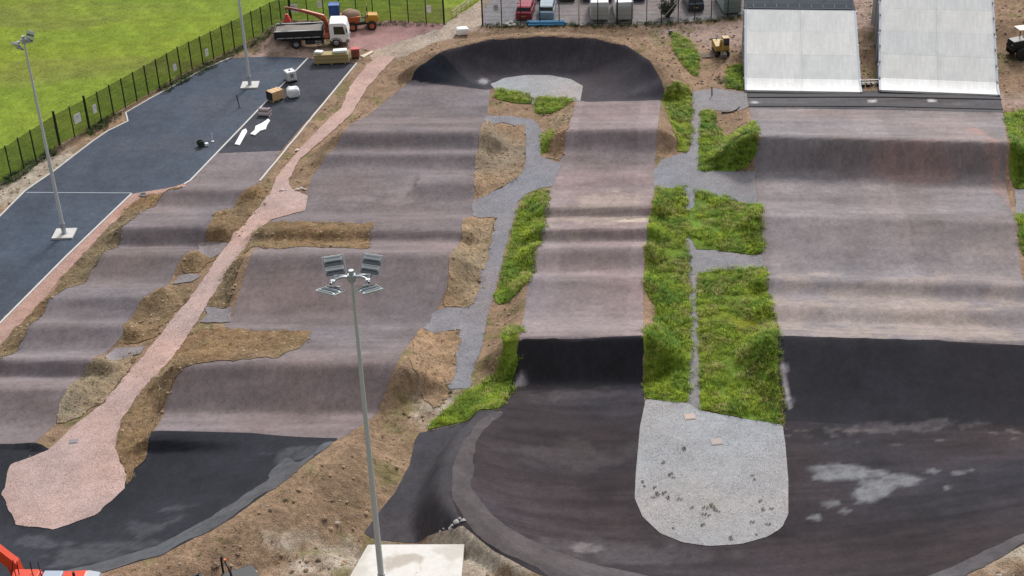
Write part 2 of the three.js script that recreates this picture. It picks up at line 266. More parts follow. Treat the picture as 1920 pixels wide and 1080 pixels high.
// far ground: playing field, car park, tracks of the yard
sheet('playing_field', 'mown yellow-green playing field beyond the mesh fence', [[-330, 520], [-80, 388], [22, 331], [112, 270], [168, 240], [340, 140], [440, 90], [545, 37], [700, 40], [834, 44], [868, 24], [905, 0], [950, -32], [950, -70], [-330, -70]], GR, [0.155, 0.19, 0.024], { v: 0.28, s: 0.11, stretch: 0.5, seed: 20, tint: 0.28, key: 'field', mean: 0.72,
  col: (x, z) => { const n = fbm(x * 0.05, z * 0.11, 4, 21), m = fbm(x * 0.5, z * 0.9, 4, 22), b = smooth(0.5, 0.66, fbm(x * 0.045 + 7, z * 0.12 + 3, 4, 23)), q = 0.82 + 0.36 * m; let c = [lerp(0.13, 0.225, n) * q, lerp(0.215, 0.265, n) * q, 0.027 * q]; return c.map((v, k) => lerp(v, [0.15, 0.125, 0.055][k] * q, 0.35 * b)); } });
sheet('car_park', 'pale grey car park surface behind the fence', [[905, 48], [1150, 47], [1240, 45], [1400, 30], [1420, -80], [880, -80], [900, 0]], A, [0.27, 0.245, 0.25], { v: 0.2, key: 'park' });
sheet('site_track', 'sandy vehicle track leading out through the gate', [[690, 100], [760, 72], [834, 46], [868, 24], [900, 2], [950, -40], [905, -60], [1000, -60], [930, -10], [906, 20], [905, 48], [860, 66], [800, 88], [745, 112], [700, 112]], SO, [0.36, 0.29, 0.23], { round: false, ragged: 0.5, v: 0.2, mean: 0.72, seed: 30, soft: 1 });
sheet('pink_hardcore', 'pink crushed stone spread behind the truck', [[660, 58], [700, 42], [780, 42], [832, 50], [790, 66], [740, 80], [690, 92], [655, 84]], G, [0.34, 0.20, 0.185], { round: true, ragged: 0.9, v: 0.25, mean: 0.74, seed: 31 });
// asphalt yard
sheet('asphalt_yard', 'blue-grey new asphalt yard beside the fence', [[-330, 700], [-120, 530], [0, 407], [47, 360], [102, 322], [172, 268], [203, 247], [238, 229], [235, 213], [297, 178], [350, 149], [387, 129], [433, 109], [500, 106], [577, 109], [345, 346], [300, 356], [248, 364], [125, 481], [0, 606], [-330, 920]], A, [0.056, 0.070, 0.094], { v: 0.3, s: 0.3, seed: 41, key: 'lot', tint: 0.03 });
sheet('asphalt_lane', 'dark new asphalt lane between the two kerbs', [[579, 109], [668, 119], [527, 283], [404, 288]], A, [0.044, 0.047, 0.059], { v: 0.35, s: 0.4, seed: 43, key: 'lot2', tint: 0.03 });
sheet('pink_stone_strip', 'strip of pink crushed stone along the kerb', [[345, 345], [300, 355], [248, 363], [125, 480], [0, 605], [-330, 920], [-330, 960], [-60, 705], [0, 645], [60, 585], [130, 506], [190, 440], [238, 388], [262, 372], [300, 363], [346, 352]], G, [0.36, 0.235, 0.20], { ragged: 0.25, v: 0.2, mean: 0.74, seed: 44 });
// race track
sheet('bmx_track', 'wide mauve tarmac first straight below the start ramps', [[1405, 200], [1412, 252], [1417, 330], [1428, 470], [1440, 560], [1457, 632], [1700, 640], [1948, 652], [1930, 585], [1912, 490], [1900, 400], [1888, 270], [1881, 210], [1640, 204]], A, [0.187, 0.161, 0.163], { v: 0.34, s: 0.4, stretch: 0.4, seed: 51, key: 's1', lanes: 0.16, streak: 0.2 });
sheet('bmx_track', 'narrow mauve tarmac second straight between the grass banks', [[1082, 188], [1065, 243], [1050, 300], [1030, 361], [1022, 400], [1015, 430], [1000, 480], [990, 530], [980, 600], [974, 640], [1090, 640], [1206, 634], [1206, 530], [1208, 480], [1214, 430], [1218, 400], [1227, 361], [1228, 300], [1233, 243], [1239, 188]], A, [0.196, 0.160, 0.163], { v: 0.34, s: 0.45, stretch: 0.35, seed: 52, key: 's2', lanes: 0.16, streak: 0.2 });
sheet('bmx_track', 'mauve tarmac third straight running beside the pink path', [[768, 149], [735, 180], [708, 202], [667, 228], [644, 248], [614, 288], [587, 327], [561, 399], [500, 415], [470, 480], [430, 600], [345, 680], [310, 760], [288, 812], [470, 815], [636, 824], [690, 790], [745, 680], [782, 620], [810, 600], [838, 540], [845, 475], [870, 430], [887, 400], [889, 347], [893, 293], [911, 226], [919, 168]], A, [0.158, 0.130, 0.133], { v: 0.34, s: 0.42, stretch: 0.35, seed: 53, key: 's3', streak: 0.2 });
sheet('bmx_track', 'mauve tarmac fourth straight of low rollers beside the yard', [[403, 287], [345, 346], [305, 364], [270, 395], [228, 430], [190, 480], [140, 535], [90, 562], [50, 615], [-5, 680], [-40, 735], [-110, 836], [62, 832], [107, 790], [125, 728], [175, 672], [200, 660], [232, 625], [240, 600], [268, 560], [300, 540], [330, 500], [350, 475], [385, 455], [405, 425], [425, 393], [465, 358], [487, 340], [526, 283]], A, [0.163, 0.136, 0.140], { v: 0.34, s: 0.45, stretch: 0.3, seed: 54, key: 's4', streak: 0.2 });
sheet('asphalt_apron', 'weathered grey asphalt strip at the foot of the start ramps', [[1399, 172], [1640, 170], [1874, 176], [1881, 212], [1640, 206], [1404, 203]], A, [0.075, 0.07, 0.075], { v: 0.5, s: 0.5, stretch: 0.15, seed: 55, key: 'ap', streak: 0.6 });
const BERM1 = [[1456, 630], [1700, 637], [1950, 650], [1985, 815], [2050, 905], [2030, 985], [1935, 1012], [1885, 1040], [1808, 1080], [1740, 1120], [1430, 1185], [1085, 1108], [1000, 1072], [925, 1032], [866, 984], [844, 925], [850, 868], [880, 812], [935, 766], [958, 724], [966, 680], [974, 636], [1090, 636], [1206, 630], [1205, 680], [1209, 760], [1240, 800], [1300, 980], [1400, 980], [1440, 830], [1472, 800], [1465, 720]];
sheet('berm_asphalt', 'dark asphalt first turn sweeping round the grey gravel island', BERM1, A, [0.031, 0.026, 0.031], { v: 0.65, s: 0.3, stretch: 0.5, seed: 56, key: 'b1', streak: 0.55, tint: 0.09 });
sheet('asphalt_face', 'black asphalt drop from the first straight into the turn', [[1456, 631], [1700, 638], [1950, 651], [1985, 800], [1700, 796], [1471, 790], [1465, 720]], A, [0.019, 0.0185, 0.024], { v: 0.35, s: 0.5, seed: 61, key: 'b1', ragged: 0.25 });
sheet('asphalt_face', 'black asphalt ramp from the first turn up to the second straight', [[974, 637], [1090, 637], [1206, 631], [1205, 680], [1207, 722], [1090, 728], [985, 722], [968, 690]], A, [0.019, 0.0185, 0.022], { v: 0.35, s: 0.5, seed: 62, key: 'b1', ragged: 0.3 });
sheet('berm_lip', 'dusty rounded asphalt lip of the first turn, with light on its top painted in', [[945, 772], [905, 815], [887, 860], [887, 912], [912, 957], [972, 1001], [1085, 1050], [1250, 1092], [1250, 1134], [1070, 1094], [920, 1022], [862, 965], [845, 915], [850, 862], [880, 812], [910, 782]], A, [0.072, 0.064, 0.067], { v: 0.3, s: 0.8, seed: 63, ragged: 0.25, round: true });  // paler colour holds dust and the light caught by the rounded lip
sheet('berm_lip', 'dusty rounded asphalt lip of the first turn by the sandy bank, top light painted in', [[2010, 960], [1910, 1002], [1790, 1062], [1650, 1110], [1660, 1125], [1808, 1080], [1930, 1012], [2030, 972]], A, [0.075, 0.067, 0.071], { v: 0.3, s: 0.8, seed: 64, ragged: 0.25 });  // same painted lip tone: dust plus light on the upturned edge
sheet('asphalt_apron', 'grey asphalt apron outside the lip of the first turn', [[786, 812], [870, 792], [935, 768], [905, 795], [860, 850], [850, 905], [862, 950], [880, 985], [850, 993], [800, 1006], [700, 1010], [682, 1000], [740, 925], [768, 872], [778, 825]], A, [0.048, 0.044, 0.05], { v: 0.35, s: 0.5, seed: 57 });
sheet('berm_asphalt', 'dark asphalt second turn below the car park fence', [[766, 150], [788, 124], [838, 94], [918, 74.5], [1010, 67.5], [1112, 71.5], [1174, 85], [1216, 112], [1240, 150], [1248, 189], [1160, 190], [1080, 190], [1060, 165], [1000, 155], [930, 163], [916, 169]], A, [0.046, 0.041, 0.049], { v: 0.3, s: 0.35, seed: 58, key: 'b2' });
sheet('asphalt_patch', 'darker newly laid asphalt wedge at the exit of the second turn', [[766, 150], [788, 124], [824, 101], [838, 110], [870, 144], [917, 169], [840, 158]], A, [0.024, 0.027, 0.036], { v: 0.3, s: 0.6, seed: 59 });
sheet('berm_asphalt', 'blue-black asphalt third turn round the pink gravel island', [[286, 809], [470, 812], [634, 822], [612, 840], [545, 892], [435, 972], [300, 1042], [200, 1072], [100, 1098], [-140, 1080], [-240, 950], [-240, 838], [-60, 836], [20, 833], [66, 830], [120, 850], [215, 840], [262, 868], [278, 840]], A, [0.020, 0.022, 0.028], { v: 0.45, s: 0.28, seed: 60, key: 'b3', tint: 0.02 });
sheet('berm_lip', 'lip along the outside of the third turn, top light painted as paler grey', [[630, 824], [560, 868], [540, 850], [500, 900], [400, 968], [290, 1025], [190, 1055], [110, 1072], [110, 1096], [200, 1070], [300, 1041], [435, 971], [545, 891], [612, 840]], A, [0.075, 0.08, 0.09], { v: 0.3, s: 0.8, seed: 65, ragged: 0.3 });  // paler grey paints the light on the upward-facing lip, with slight dust
// paths
const PATH = [[706, 108], [688, 122], [655, 165], [640, 203], [612, 228], [562, 280], [520, 330], [505, 365], [480, 395], [448, 430], [414, 475], [384, 520], [356, 560], [324, 600], [291, 640], [258, 680], [228, 715], [196, 755], [135, 802], [92, 845], [20, 872], [4, 930], [30, 985], [100, 994], [180, 967], [234, 917], [236, 890], [215, 842], [228, 790], [262, 740], [316, 680], [364, 612], [394, 562], [408, 542], [440, 490], [472, 442], [508, 413], [572, 396], [578, 368], [548, 356], [540, 340], [562, 300], [620, 250], [660, 213], [688, 165], [720, 130], [742, 106]];
sheet('pink_gravel_path', 'pink crushed stone path widening into a round island', PATH, G, [0.40, 0.285, 0.255], { round: false, ragged: 0.13, rs: 1.8, v: 0.2, s: 0.5, mean: 0.74, seed: 70 });
sheet('gravel_path', 'grey gravel path winding between second and third straights', [[908, 216], [956, 218], [995, 224], [1009, 234], [1015, 248], [1014, 294], [1052, 306], [1048, 318], [1034, 350], [1014, 353], [985, 366], [975, 376], [960, 420], [946, 470], [935, 520], [915, 590], [905, 640], [887, 700], [880, 729], [842, 729], [850, 690], [860, 640], [862, 618], [790, 616], [812, 590], [836, 577], [880, 576], [898, 548], [908, 492], [922, 450], [930, 408], [888, 405], [884, 383], [896, 371], [944, 352], [973, 332], [985, 308], [985, 253], [975, 238], [940, 230], [911, 229]], G, [0.205, 0.197, 0.212], { ragged: 0.18, rs: 1.2, v: 0.16, mean: 0.74, seed: 71 });
sheet('gravel_path', 'grey gravel footpath between first straight and grass banks', [[1297, 172], [1340, 166], [1400, 172], [1404, 200], [1380, 208], [1315, 208], [1313, 250], [1308, 320], [1380, 320], [1416, 322], [1420, 382], [1360, 372], [1303, 362], [1303, 392], [1304, 447], [1306, 468], [1360, 472], [1430, 478], [1430, 504], [1360, 506], [1309, 514], [1306, 560], [1311, 650], [1314, 775], [1289, 765], [1291, 700], [1294, 600], [1289, 520], [1284, 450], [1284, 392], [1281, 352], [1226, 354], [1226, 322], [1240, 300], [1270, 290], [1293, 285], [1297, 210]], G, [0.22, 0.212, 0.224], { ragged: 0.1, rs: 1.2, v: 0.15, mean: 0.74, seed: 72 });
sheet('gravel_island', 'pale grey gravel island inside the first turn', [[1211, 749], [1290, 757], [1312, 770], [1390, 785], [1467, 797], [1472, 830], [1478, 900], [1478, 965], [1466, 990], [1440, 1007], [1390, 1021], [1330, 1025], [1280, 1018], [1238, 1001], [1205, 970], [1190, 935], [1192, 890], [1200, 800]], G, [0.30, 0.297, 0.303], { v: 0.12, mean: 0.74, seed: 73 });
sheet('gravel_island', 'pale grey gravel island inside the second turn', [[919, 158], [945, 147], [985, 141.5], [1030, 141.5], [1070, 149], [1093, 162], [1088, 190], [1075, 190], [1010, 182], [1001, 196], [990, 193], [986, 178], [930, 170]], G, [0.30, 0.297, 0.303], { v: 0.1, mean: 0.74, seed: 74 });
for (const [i, p] of [[[376, 575], [440, 573], [430, 603], [368, 607], [385, 590]], [[372, 459], [430, 455], [422, 470], [402, 482], [370, 472]], [[335, 516], [378, 515], [362, 531], [326, 533]], [[215, 652], [278, 647], [262, 664], [186, 670]]].entries()) sheet('gravel_crossing', ['small grey gravel crossing at the third straight edge', 'grey gravel crossing beside the smallest brown mound, uphill side', 'grey gravel crossing beside the smallest brown mound, downhill side', 'grey gravel crossing above the straw-strewn mound'][i], p, G, [0.215, 0.19, 0.195], { ragged: 0.3, v: 0.15, mean: 0.74, seed: 75 + i });
// bare and dry-grass banks laid over the track edges
const BROWN = [0.19, 0.13, 0.075], STRAW = [0.27, 0.2, 0.13];
const dry = (label, px, o = {}) => sheet('dry_bank', label, px, SO, o.base || BROWN, { ragged: 0.35, rs: 1, v: 0.35, s: 0.6, mean: 0.72, seed: 80 + SHEETS.length, dry: o.n ?? 1, tint: 0.1 });
dry('brown grass mound beside the upper rollers and path', [[455, 366], [495, 346], [503, 372], [478, 400], [452, 436], [438, 452], [384, 456], [388, 426], [402, 402]]);
dry('smallest round brown mound at the rollers edge', [[342, 492], [366, 473], [398, 474], [404, 487], [372, 512], [345, 512]]);
dry('long brown mound beside the middle rollers and path', [[300, 541], [357, 530], [358, 553], [320, 592], [287, 637], [234, 645], [228, 612], [262, 568]]);
dry('straw-strewn mound beside the lower rollers and path', [[182, 672], [248, 665], [240, 692], [205, 742], [150, 783], [106, 797], [118, 740], [158, 700]], { base: STRAW, n: 1.6 });
dry('brown grass mound filling the left of the third straight, uphill', [[515, 417], [600, 417], [697, 419], [688, 466], [600, 464], [505, 466], [472, 464], [452, 484], [440, 530], [428, 574], [388, 574], [410, 530], [450, 468], [480, 430]]);
dry('brown grass mound filling the left of the third straight, downhill', [[385, 619], [480, 620], [583, 622], [566, 652], [520, 671], [410, 675], [346, 684], [312, 740], [290, 795], [276, 850], [240, 905], [214, 842], [228, 790], [262, 740], [312, 680], [352, 622]]);
dry('bare brown bank between third straight and gravel path, top', [[912, 229], [985, 234], [986, 300], [970, 335], [898, 373], [890, 350], [894, 295]], { base: [0.25, 0.18, 0.12], n: 0.9 });
dry('bare straw bank between third straight and gravel path, middle', [[868, 410], [929, 408], [921, 450], [907, 500], [896, 550], [880, 577], [836, 574], [838, 540], [850, 475]], { base: [0.28, 0.205, 0.13], n: 0.9 });
dry('bare straw bank between third straight and gravel path, bottom', [[784, 618], [862, 618], [852, 690], [842, 735], [812, 770], [790, 725], [770, 690]], { base: [0.28, 0.195, 0.125], n: 0.7 });
dry('strip of rough brown earth along the yard edge of the rollers', [[346, 352], [300, 362], [262, 372], [238, 390], [190, 442], [130, 508], [60, 588], [0, 648], [-60, 708], [-60, 740], [0, 672], [48, 618], [92, 564], [142, 536], [190, 481], [228, 431], [270, 396], [303, 366]]);
dry('bare slope between second straight and green bank', [[1075, 190], [1064, 243], [1050, 302], [1014, 295], [1018, 250], [1040, 216]], { base: [0.25, 0.18, 0.12], n: 0.7 });
// green banks
const green = (label, px, n = 1, o = {}) => sheet('grass_bank', label, px, GR, [0.13, 0.185, 0.024], { ragged: 0.16, rs: 1.6, v: 0.4, s: 0.6, mean: 0.72, seed: 100 + SHEETS.length, tint: 0.2, grass: n, ...o });
green('lush green bank on the left of the second straight', [[1027, 361], [1021, 400], [1014, 430], [1000, 480], [989, 530], [968, 552], [935, 572], [928, 566], [942, 510], [957, 450], [970, 400], [984, 372], [1004, 361]]);
green('yellow-green bank running down to the first turn', [[976, 615], [970, 680], [960, 718], [936, 766], [880, 787], [800, 806], [812, 790], [860, 748], [900, 722], [932, 690], [945, 655], [940, 625]], 0.8);
green('long green bank on the right of the second straight', [[1230, 353], [1281, 351], [1284, 393], [1293, 396], [1293, 440], [1286, 450], [1289, 520], [1294, 600], [1291, 700], [1289, 756], [1210, 748], [1206, 680], [1204, 625], [1226, 612], [1229, 575], [1210, 545], [1210, 470], [1218, 420]]);
green('small square green bank beside the first straight', [[1303, 361], [1360, 371], [1424, 387], [1428, 476], [1360, 471], [1306, 467], [1290, 441], [1290, 394], [1303, 388]]);
green('large green bank beside the first straight above the gravel island', [[1309, 514], [1360, 506], [1427, 505], [1437, 540], [1446, 600], [1456, 640], [1466, 797], [1390, 784], [1313, 768], [1311, 650], [1306, 560]], 1.1);
green('green bank on the mound right of the second turn', [[1257, 60], [1290, 78], [1308, 105], [1306, 148], [1280, 122], [1262, 92]]);
green('green bank beside the footpath below the second turn', [[1250, 168], [1290, 163], [1295, 210], [1292, 285], [1272, 285], [1262, 240], [1242, 190]]);
green('green and bare bank beside the first straight near the ramps', [[1315, 210], [1336, 210], [1342, 240], [1360, 262], [1390, 245], [1413, 228], [1418, 290], [1402, 312], [1309, 321]]);
green('green tuft strip beside the top gravel island, uphill', [[930, 169], [988, 178], [998, 196], [960, 193], [930, 186]]);
green('green tuft strip beside the top gravel island, downhill', [[1004, 184], [1078, 187], [1060, 200], [1030, 214], [1004, 213]]);
green('green verge beside the right edge of the first straight', [[1884, 210], [1960, 208], [1965, 352], [1903, 354], [1891, 300]]);
green('yellowing verge on the right edge of the first straight', [[1903, 402], [1965, 402], [1970, 478], [1914, 478]]);
green('weedy green patch at the foot of the left start ramp', [[1362, 128], [1390, 120], [1397, 170], [1362, 166]], 0.8);
green('thin green edge beside the bend of the gravel path', [[1014, 296], [1014, 258], [1030, 246], [1040, 250], [1028, 280]], 0.8);
sheet('gravel_path', 'grey gravel path at the right edge of the first straight', [[1903, 355], [1965, 353], [1965, 402], [1905, 402]], G, [0.235, 0.225, 0.235], { ragged: 0.1, v: 0.15, mean: 0.74, seed: 79 });

// ---------------------------------------------------------------- roughness of the loose ground
const ROUGH = new Float32Array(NV).fill(1);
for (const s of SHEETS) {
  const amount = s.grass ? 0.4 : s.dry ? 1.25 : s.soft ? 0.5 : 0;
  for (let j = s.f.j0; j <= s.f.j1; j++) for (let i = s.f.i0; i <= s.f.i1; i++) { const d = s.f.at(i, j), o = ix(i, j); if (d < 0.6) ROUGH[o] = lerp(amount, ROUGH[o], smooth(-0.1, 0.6, d) * (amount ? 1 : 1)); }
}
for (let j = 0; j <= NZ; j++) for (let i = 0; i <= NX; i++) {
  const x = xs[i], z = zs[j], o = ix(i, j); if (ROUGH[o] < 0.02) continue;
  H[o] += ROUGH[o] * (0.16 * (fbm(x * 0.35, z * 0.35, 3, 201) - 0.5) + 0.22 * (fbm(x * 1.3, z * 1.3, 3, 202) - 0.5) + 0.10 * (vnoise(x * 4, z * 4, 203) - 0.5));
}
// heap of spoil behind the truck and a few soil heaps
function heap(px, py, rx, rz, h) { const c = atHeight(px, py, 0); for (let j = 0; j <= NZ; j++) for (let i = 0; i <= NX; i++) { const dx = (xs[i] - c.x) / rx, dz = (zs[j] - c.z) / rz, r = dx * dx + dz * dz; if (r < 2) H[ix(i, j)] += h * Math.pow(Math.max(0, 1 - r * 0.5), 2) * (0.75 + 0.5 * fbm(xs[i] * 0.9, zs[j] * 0.9, 3, 210)); } }
heap(520, 82, 2.6, 2.6, 1.3); heap(540, 74, 2.2, 2, 0.9); heap(1630, 70, 2.5, 3, 0.9); heap(1912, 60, 3, 4, 1.4); heap(1625, 100, 1.6, 1.4, 0.6);

const NRM = new Float32Array(NV * 3);
for (let j = 0; j <= NZ; j++) for (let i = 0; i <= NX; i++) {
  const a = Math.max(0, i - 1), b = Math.min(NX, i + 1), c = Math.max(0, j - 1), d = Math.min(NZ, j + 1);
  const gx = (H[ix(b, j)] - H[ix(a, j)]) / (xs[b] - xs[a]), gz = (H[ix(i, d)] - H[ix(i, c)]) / (zs[d] - zs[c]), l = Math.hypot(gx, 1, gz), o = ix(i, j) * 3;
  NRM[o] = -gx / l; NRM[o + 1] = 1 / l; NRM[o + 2] = -gz / l;
}
function cut(f, lift, col, mean) {
  const pos = [], nor = [], uv = [], rgb = [], idx = [], seen = new Map();
  const put = (x, y, z, nx, ny, nz) => { pos.push(x, y + lift, z); nor.push(nx, ny, nz); uv.push(x, z); const c = col(x, z); rgb.push(c[0] / mean, c[1] / mean, c[2] / mean); return pos.length / 3 - 1; };
  const vert = (i, j) => { const o = ix(i, j); let k = seen.get(o); if (k === undefined) { k = put(xs[i], H[o], zs[j], NRM[o * 3], NRM[o * 3 + 1], NRM[o * 3 + 2]); seen.set(o, k); } return k; };
  const edges = new Map();
  const edge = (a, b) => { // crossing between grid points a = [i, j, d] and b
    const oa = ix(a[0], a[1]), ob = ix(b[0], b[1]), key = oa < ob ? oa * 4e6 + ob : ob * 4e6 + oa; let k = edges.get(key);
    if (k === undefined) { const t = a[2] / (a[2] - b[2]); k = put(lerp(xs[a[0]], xs[b[0]], t), lerp(H[oa], H[ob], t), lerp(zs[a[1]], zs[b[1]], t), lerp(NRM[oa * 3], NRM[ob * 3], t), lerp(NRM[oa * 3 + 1], NRM[ob * 3 + 1], t), lerp(NRM[oa * 3 + 2], NRM[ob * 3 + 2], t)); edges.set(key, k); }
    return k;
  };
  for (let j = f.j0; j < f.j1; j++) for (let i = f.i0; i < f.i1; i++) {
    const A4 = [[i, j], [i + 1, j], [i + 1, j + 1], [i, j + 1]].map(([p, q]) => [p, q, f.at(p, q)]);
    for (const tri of [[A4[0], A4[1], A4[2]], [A4[0], A4[2], A4[3]]]) {
      const inn = tri.filter((v) => v[2] < 0).length; if (!inn) continue;
      const out = [];
      for (let k = 0; k < 3; k++) { const a = tri[k], b = tri[(k + 1) % 3]; if (a[2] < 0) out.push(vert(a[0], a[1])); if ((a[2] < 0) !== (b[2] < 0)) out.push(edge(a, b)); }
      for (let k = 1; k < out.length - 1; k++) idx.push(out[0], out[k], out[k + 1]);
    }
  }
  const g = new THREE.BufferGeometry();
  g.setAttribute('position', new THREE.Float32BufferAttribute(pos, 3)); g.setAttribute('normal', new THREE.Float32BufferAttribute(nor, 3)); g.setAttribute('uv', new THREE.Float32BufferAttribute(uv, 2)); g.setAttribute('color', new THREE.Float32BufferAttribute(rgb, 3)); g.setIndex(idx);
  return g;
}
const taken = new Map();
const numbered = (name) => { const n = taken.get(name) || 0; taken.set(name, n + 1); return n ? name + '_' + String(n).padStart(3, '0') : name; };
function structure(name, label, geo, mat) { const m = new THREE.Mesh(geo, mat); m.name = numbered(name); m.userData = { kind: 'structure', label }; m.castShadow = m.receiveShadow = true; scene.add(m); return m; }
// the great ground sheet out to the horizon, under the site
{
  const g = new THREE.PlaneGeometry(5000, 5000, 1, 1); g.rotateX(-Math.PI / 2); g.translate(0, -0.35, -400);
  const p = g.attributes.position, uv = [], c = []; for (let k = 0; k < p.count; k++) { uv.push(p.getX(k), p.getZ(k)); c.push(0.16, 0.17, 0.05); }
  g.setAttribute('uv', new THREE.Float32BufferAttribute(uv, 2)); g.setAttribute('color', new THREE.Float32BufferAttribute(c, 3));
  structure('ground', 'rough grassland surrounding the site', g, GR);
}
// bare earth of the site
{
  const all = { i0: 0, i1: NX, j0: 0, j1: NZ, at: () => -1 };
  const pinks = [[560, 110, 9, 5], [1330, 60, 9, 5], [1380, 70, 5, 5], [1640, 40, 4, 14], [1900, 190, 6, 3], [760, 60, 9, 4]].map(([a, b, r, q]) => { const c = atHeight(a, b, 0); return [c.x, c.z, r, q]; });
  const sandy = [[950, 1060, 7, 5], [1900, 1060, 8, 4], [640, 1070, 4, 3], [100, 310, 5, 5], [30, 345, 4, 5], [840, 760, 2.5, 3.5]].map(([a, b, r, q]) => { const c = atHeight(a, b, 0); return [c.x, c.z, r, q]; });
  const col = (x, z) => {
    const n = fbm(x * 0.12, z * 0.12, 4, 301), m = fbm(x * 0.9, z * 0.9, 4, 302), k = fbm(x * 3.3, z * 3.3, 3, 303), q = 0.62 + 0.5 * m + 0.3 * k;
    let c = [lerp(0.205, 0.285, n), lerp(0.142, 0.19, n), lerp(0.09, 0.128, n)];
    for (const [a, b, r, t] of pinks) { const w = smooth(0, 0.7, 1 - Math.hypot((x - a) / r, (z - b) / t) + (m - 0.5)); c = c.map((v, i) => lerp(v, [0.33, 0.24, 0.205][i], w * 0.9)); }
    for (const [a, b, r, t] of sandy) { const w = smooth(0, 0.7, 1 - Math.hypot((x - a) / r, (z - b) / t) + 1.2 * (m - 0.5)); c = c.map((v, i) => lerp(v, [0.36, 0.31, 0.25][i], w * 0.9)); }
    const weed = smooth(0.62, 0.72, fbm(x * 0.5 + 20, z * 0.5, 4, 304)); c = c.map((v, i) => lerp(v, [0.15, 0.14, 0.055][i], weed * 0.6));
    return c.map((v) => v * q);
  };
  structure('bare_earth', 'bare brown earth of the unfinished track site', cut(all, 0, col, 0.72), SO);
}
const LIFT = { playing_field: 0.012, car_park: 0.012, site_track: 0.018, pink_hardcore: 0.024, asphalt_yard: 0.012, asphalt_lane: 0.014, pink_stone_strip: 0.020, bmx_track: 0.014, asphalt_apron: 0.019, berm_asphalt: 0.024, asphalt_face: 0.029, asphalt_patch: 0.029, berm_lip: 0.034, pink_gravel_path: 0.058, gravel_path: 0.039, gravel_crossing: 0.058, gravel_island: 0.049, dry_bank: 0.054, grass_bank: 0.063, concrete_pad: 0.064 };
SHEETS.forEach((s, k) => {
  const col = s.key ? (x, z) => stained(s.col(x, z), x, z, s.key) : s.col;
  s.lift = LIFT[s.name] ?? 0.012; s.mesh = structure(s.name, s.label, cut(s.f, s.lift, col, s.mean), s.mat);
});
// ---------------------------------------------------------------- grass, clods and weeds on the loose ground
function tuft(blades, h, spread, w, seed) {
  const pos = [], nor = []; let q = seed; const r = () => { q = (q * 16807) % 2147483647; return q / 2147483647; };
  for (let k = 0; k < blades; k++) {
    const a = r() * 6.283, d = Math.sqrt(r()) * spread * 0.5, bx = Math.cos(a) * d, bz = Math.sin(a) * d, b = a + (r() - 0.5) * 2, L = h * (0.6 + 0.6 * r()), lean = (0.35 + 0.5 * r()) * L, cx = Math.cos(b), cz = Math.sin(b), tx = -cz * w, tz = cx * w;
    const m = [bx + cx * lean * 0.35, L * 0.62, bz + cz * lean * 0.35], t = [bx + cx * lean, L * (0.85 + 0.15 * r()), bz + cz * lean];
    pos.push(bx - tx, -0.03, bz - tz, bx + tx, -0.03, bz + tz, m[0] + tx * 0.8, m[1], m[2] + tz * 0.8, bx - tx, -0.03, bz - tz, m[0] + tx * 0.8, m[1], m[2] + tz * 0.8, m[0] - tx * 0.8, m[1], m[2] - tz * 0.8, m[0] - tx * 0.8, m[1], m[2] - tz * 0.8, m[0] + tx * 0.8, m[1], m[2] + tz * 0.8, ...t);
    for (let n = 0; n < 9; n++) nor.push(cx * 0.35, 0.94, cz * 0.35);
  }
  const g = new THREE.BufferGeometry(); g.setAttribute('position', new THREE.Float32BufferAttribute(pos, 3)); g.setAttribute('normal', new THREE.Float32BufferAttribute(nor, 3)); return g;
}
const leafMat = new THREE.MeshPhysicalMaterial({ color: 0xffffff, roughness: 0.9, side: THREE.DoubleSide, transmission: 0.3, thickness: 0, specularIntensity: 0.15 });
const strawMat = new THREE.MeshStandardMaterial({ color: 0xffffff, roughness: 1, side: THREE.DoubleSide });
const clodMat = new THREE.MeshStandardMaterial({ color: 0xffffff, roughness: 1 });
const clodGeo = (() => { const g = new THREE.IcosahedronGeometry(1, 1), p = g.attributes.position; for (let k = 0; k < p.count; k++) { const x = p.getX(k), y = p.getY(k), z = p.getZ(k), s = 0.72 + 0.55 * vnoise(x * 1.7 + 5, y * 1.7 + z * 2.1 + 9, 3); p.setXYZ(k, x * s, y * s * 0.7, z * s); } g.computeVertexNormals(); return g; })();
function scatter(name, label, geo, mat, list) {      // list of [x, y, z, scale, height scale, turn, colour]
  if (!list.length) return;
  const m = new THREE.InstancedMesh(geo, mat, list.length), o = new THREE.Object3D();
  list.forEach(([x, y, z, s, hs, t, c], k) => { o.position.set(x, y, z); o.rotation.set(0, t, 0); o.scale.set(s, s * hs, s); o.updateMatrix(); m.setMatrixAt(k, o.matrix); m.setColorAt(k, c); });
  m.name = numbered(name); m.userData = { kind: 'stuff', label }; m.castShadow = m.receiveShadow = true; scene.add(m);
}
function pick(f, density, test = () => true) {          // random points inside an outline
  const out = [];
  for (let j = f.j0; j < f.j1; j++) for (let i = f.i0; i < f.i1; i++) {
    if (f.at(i, j) > 0.05) continue;
    let n = density * CX * (zs[j] - zs[j + 1]); n = Math.floor(n) + (rnd() < n % 1 ? 1 : 0);
    for (let k = 0; k < n; k++) { const x = xs[i] + rnd() * CX, z = lerp(zs[j], zs[j + 1], rnd()); if (test(x, z)) out.push([x, heightAt(x, z), z]); }
  }
  return out;
}
const T1 = tuft(13, 0.25, 0.46, 0.016, 7), T2 = tuft(10, 0.3, 0.35, 0.016, 19), T3 = tuft(9, 0.04, 0.8, 0.03, 33);
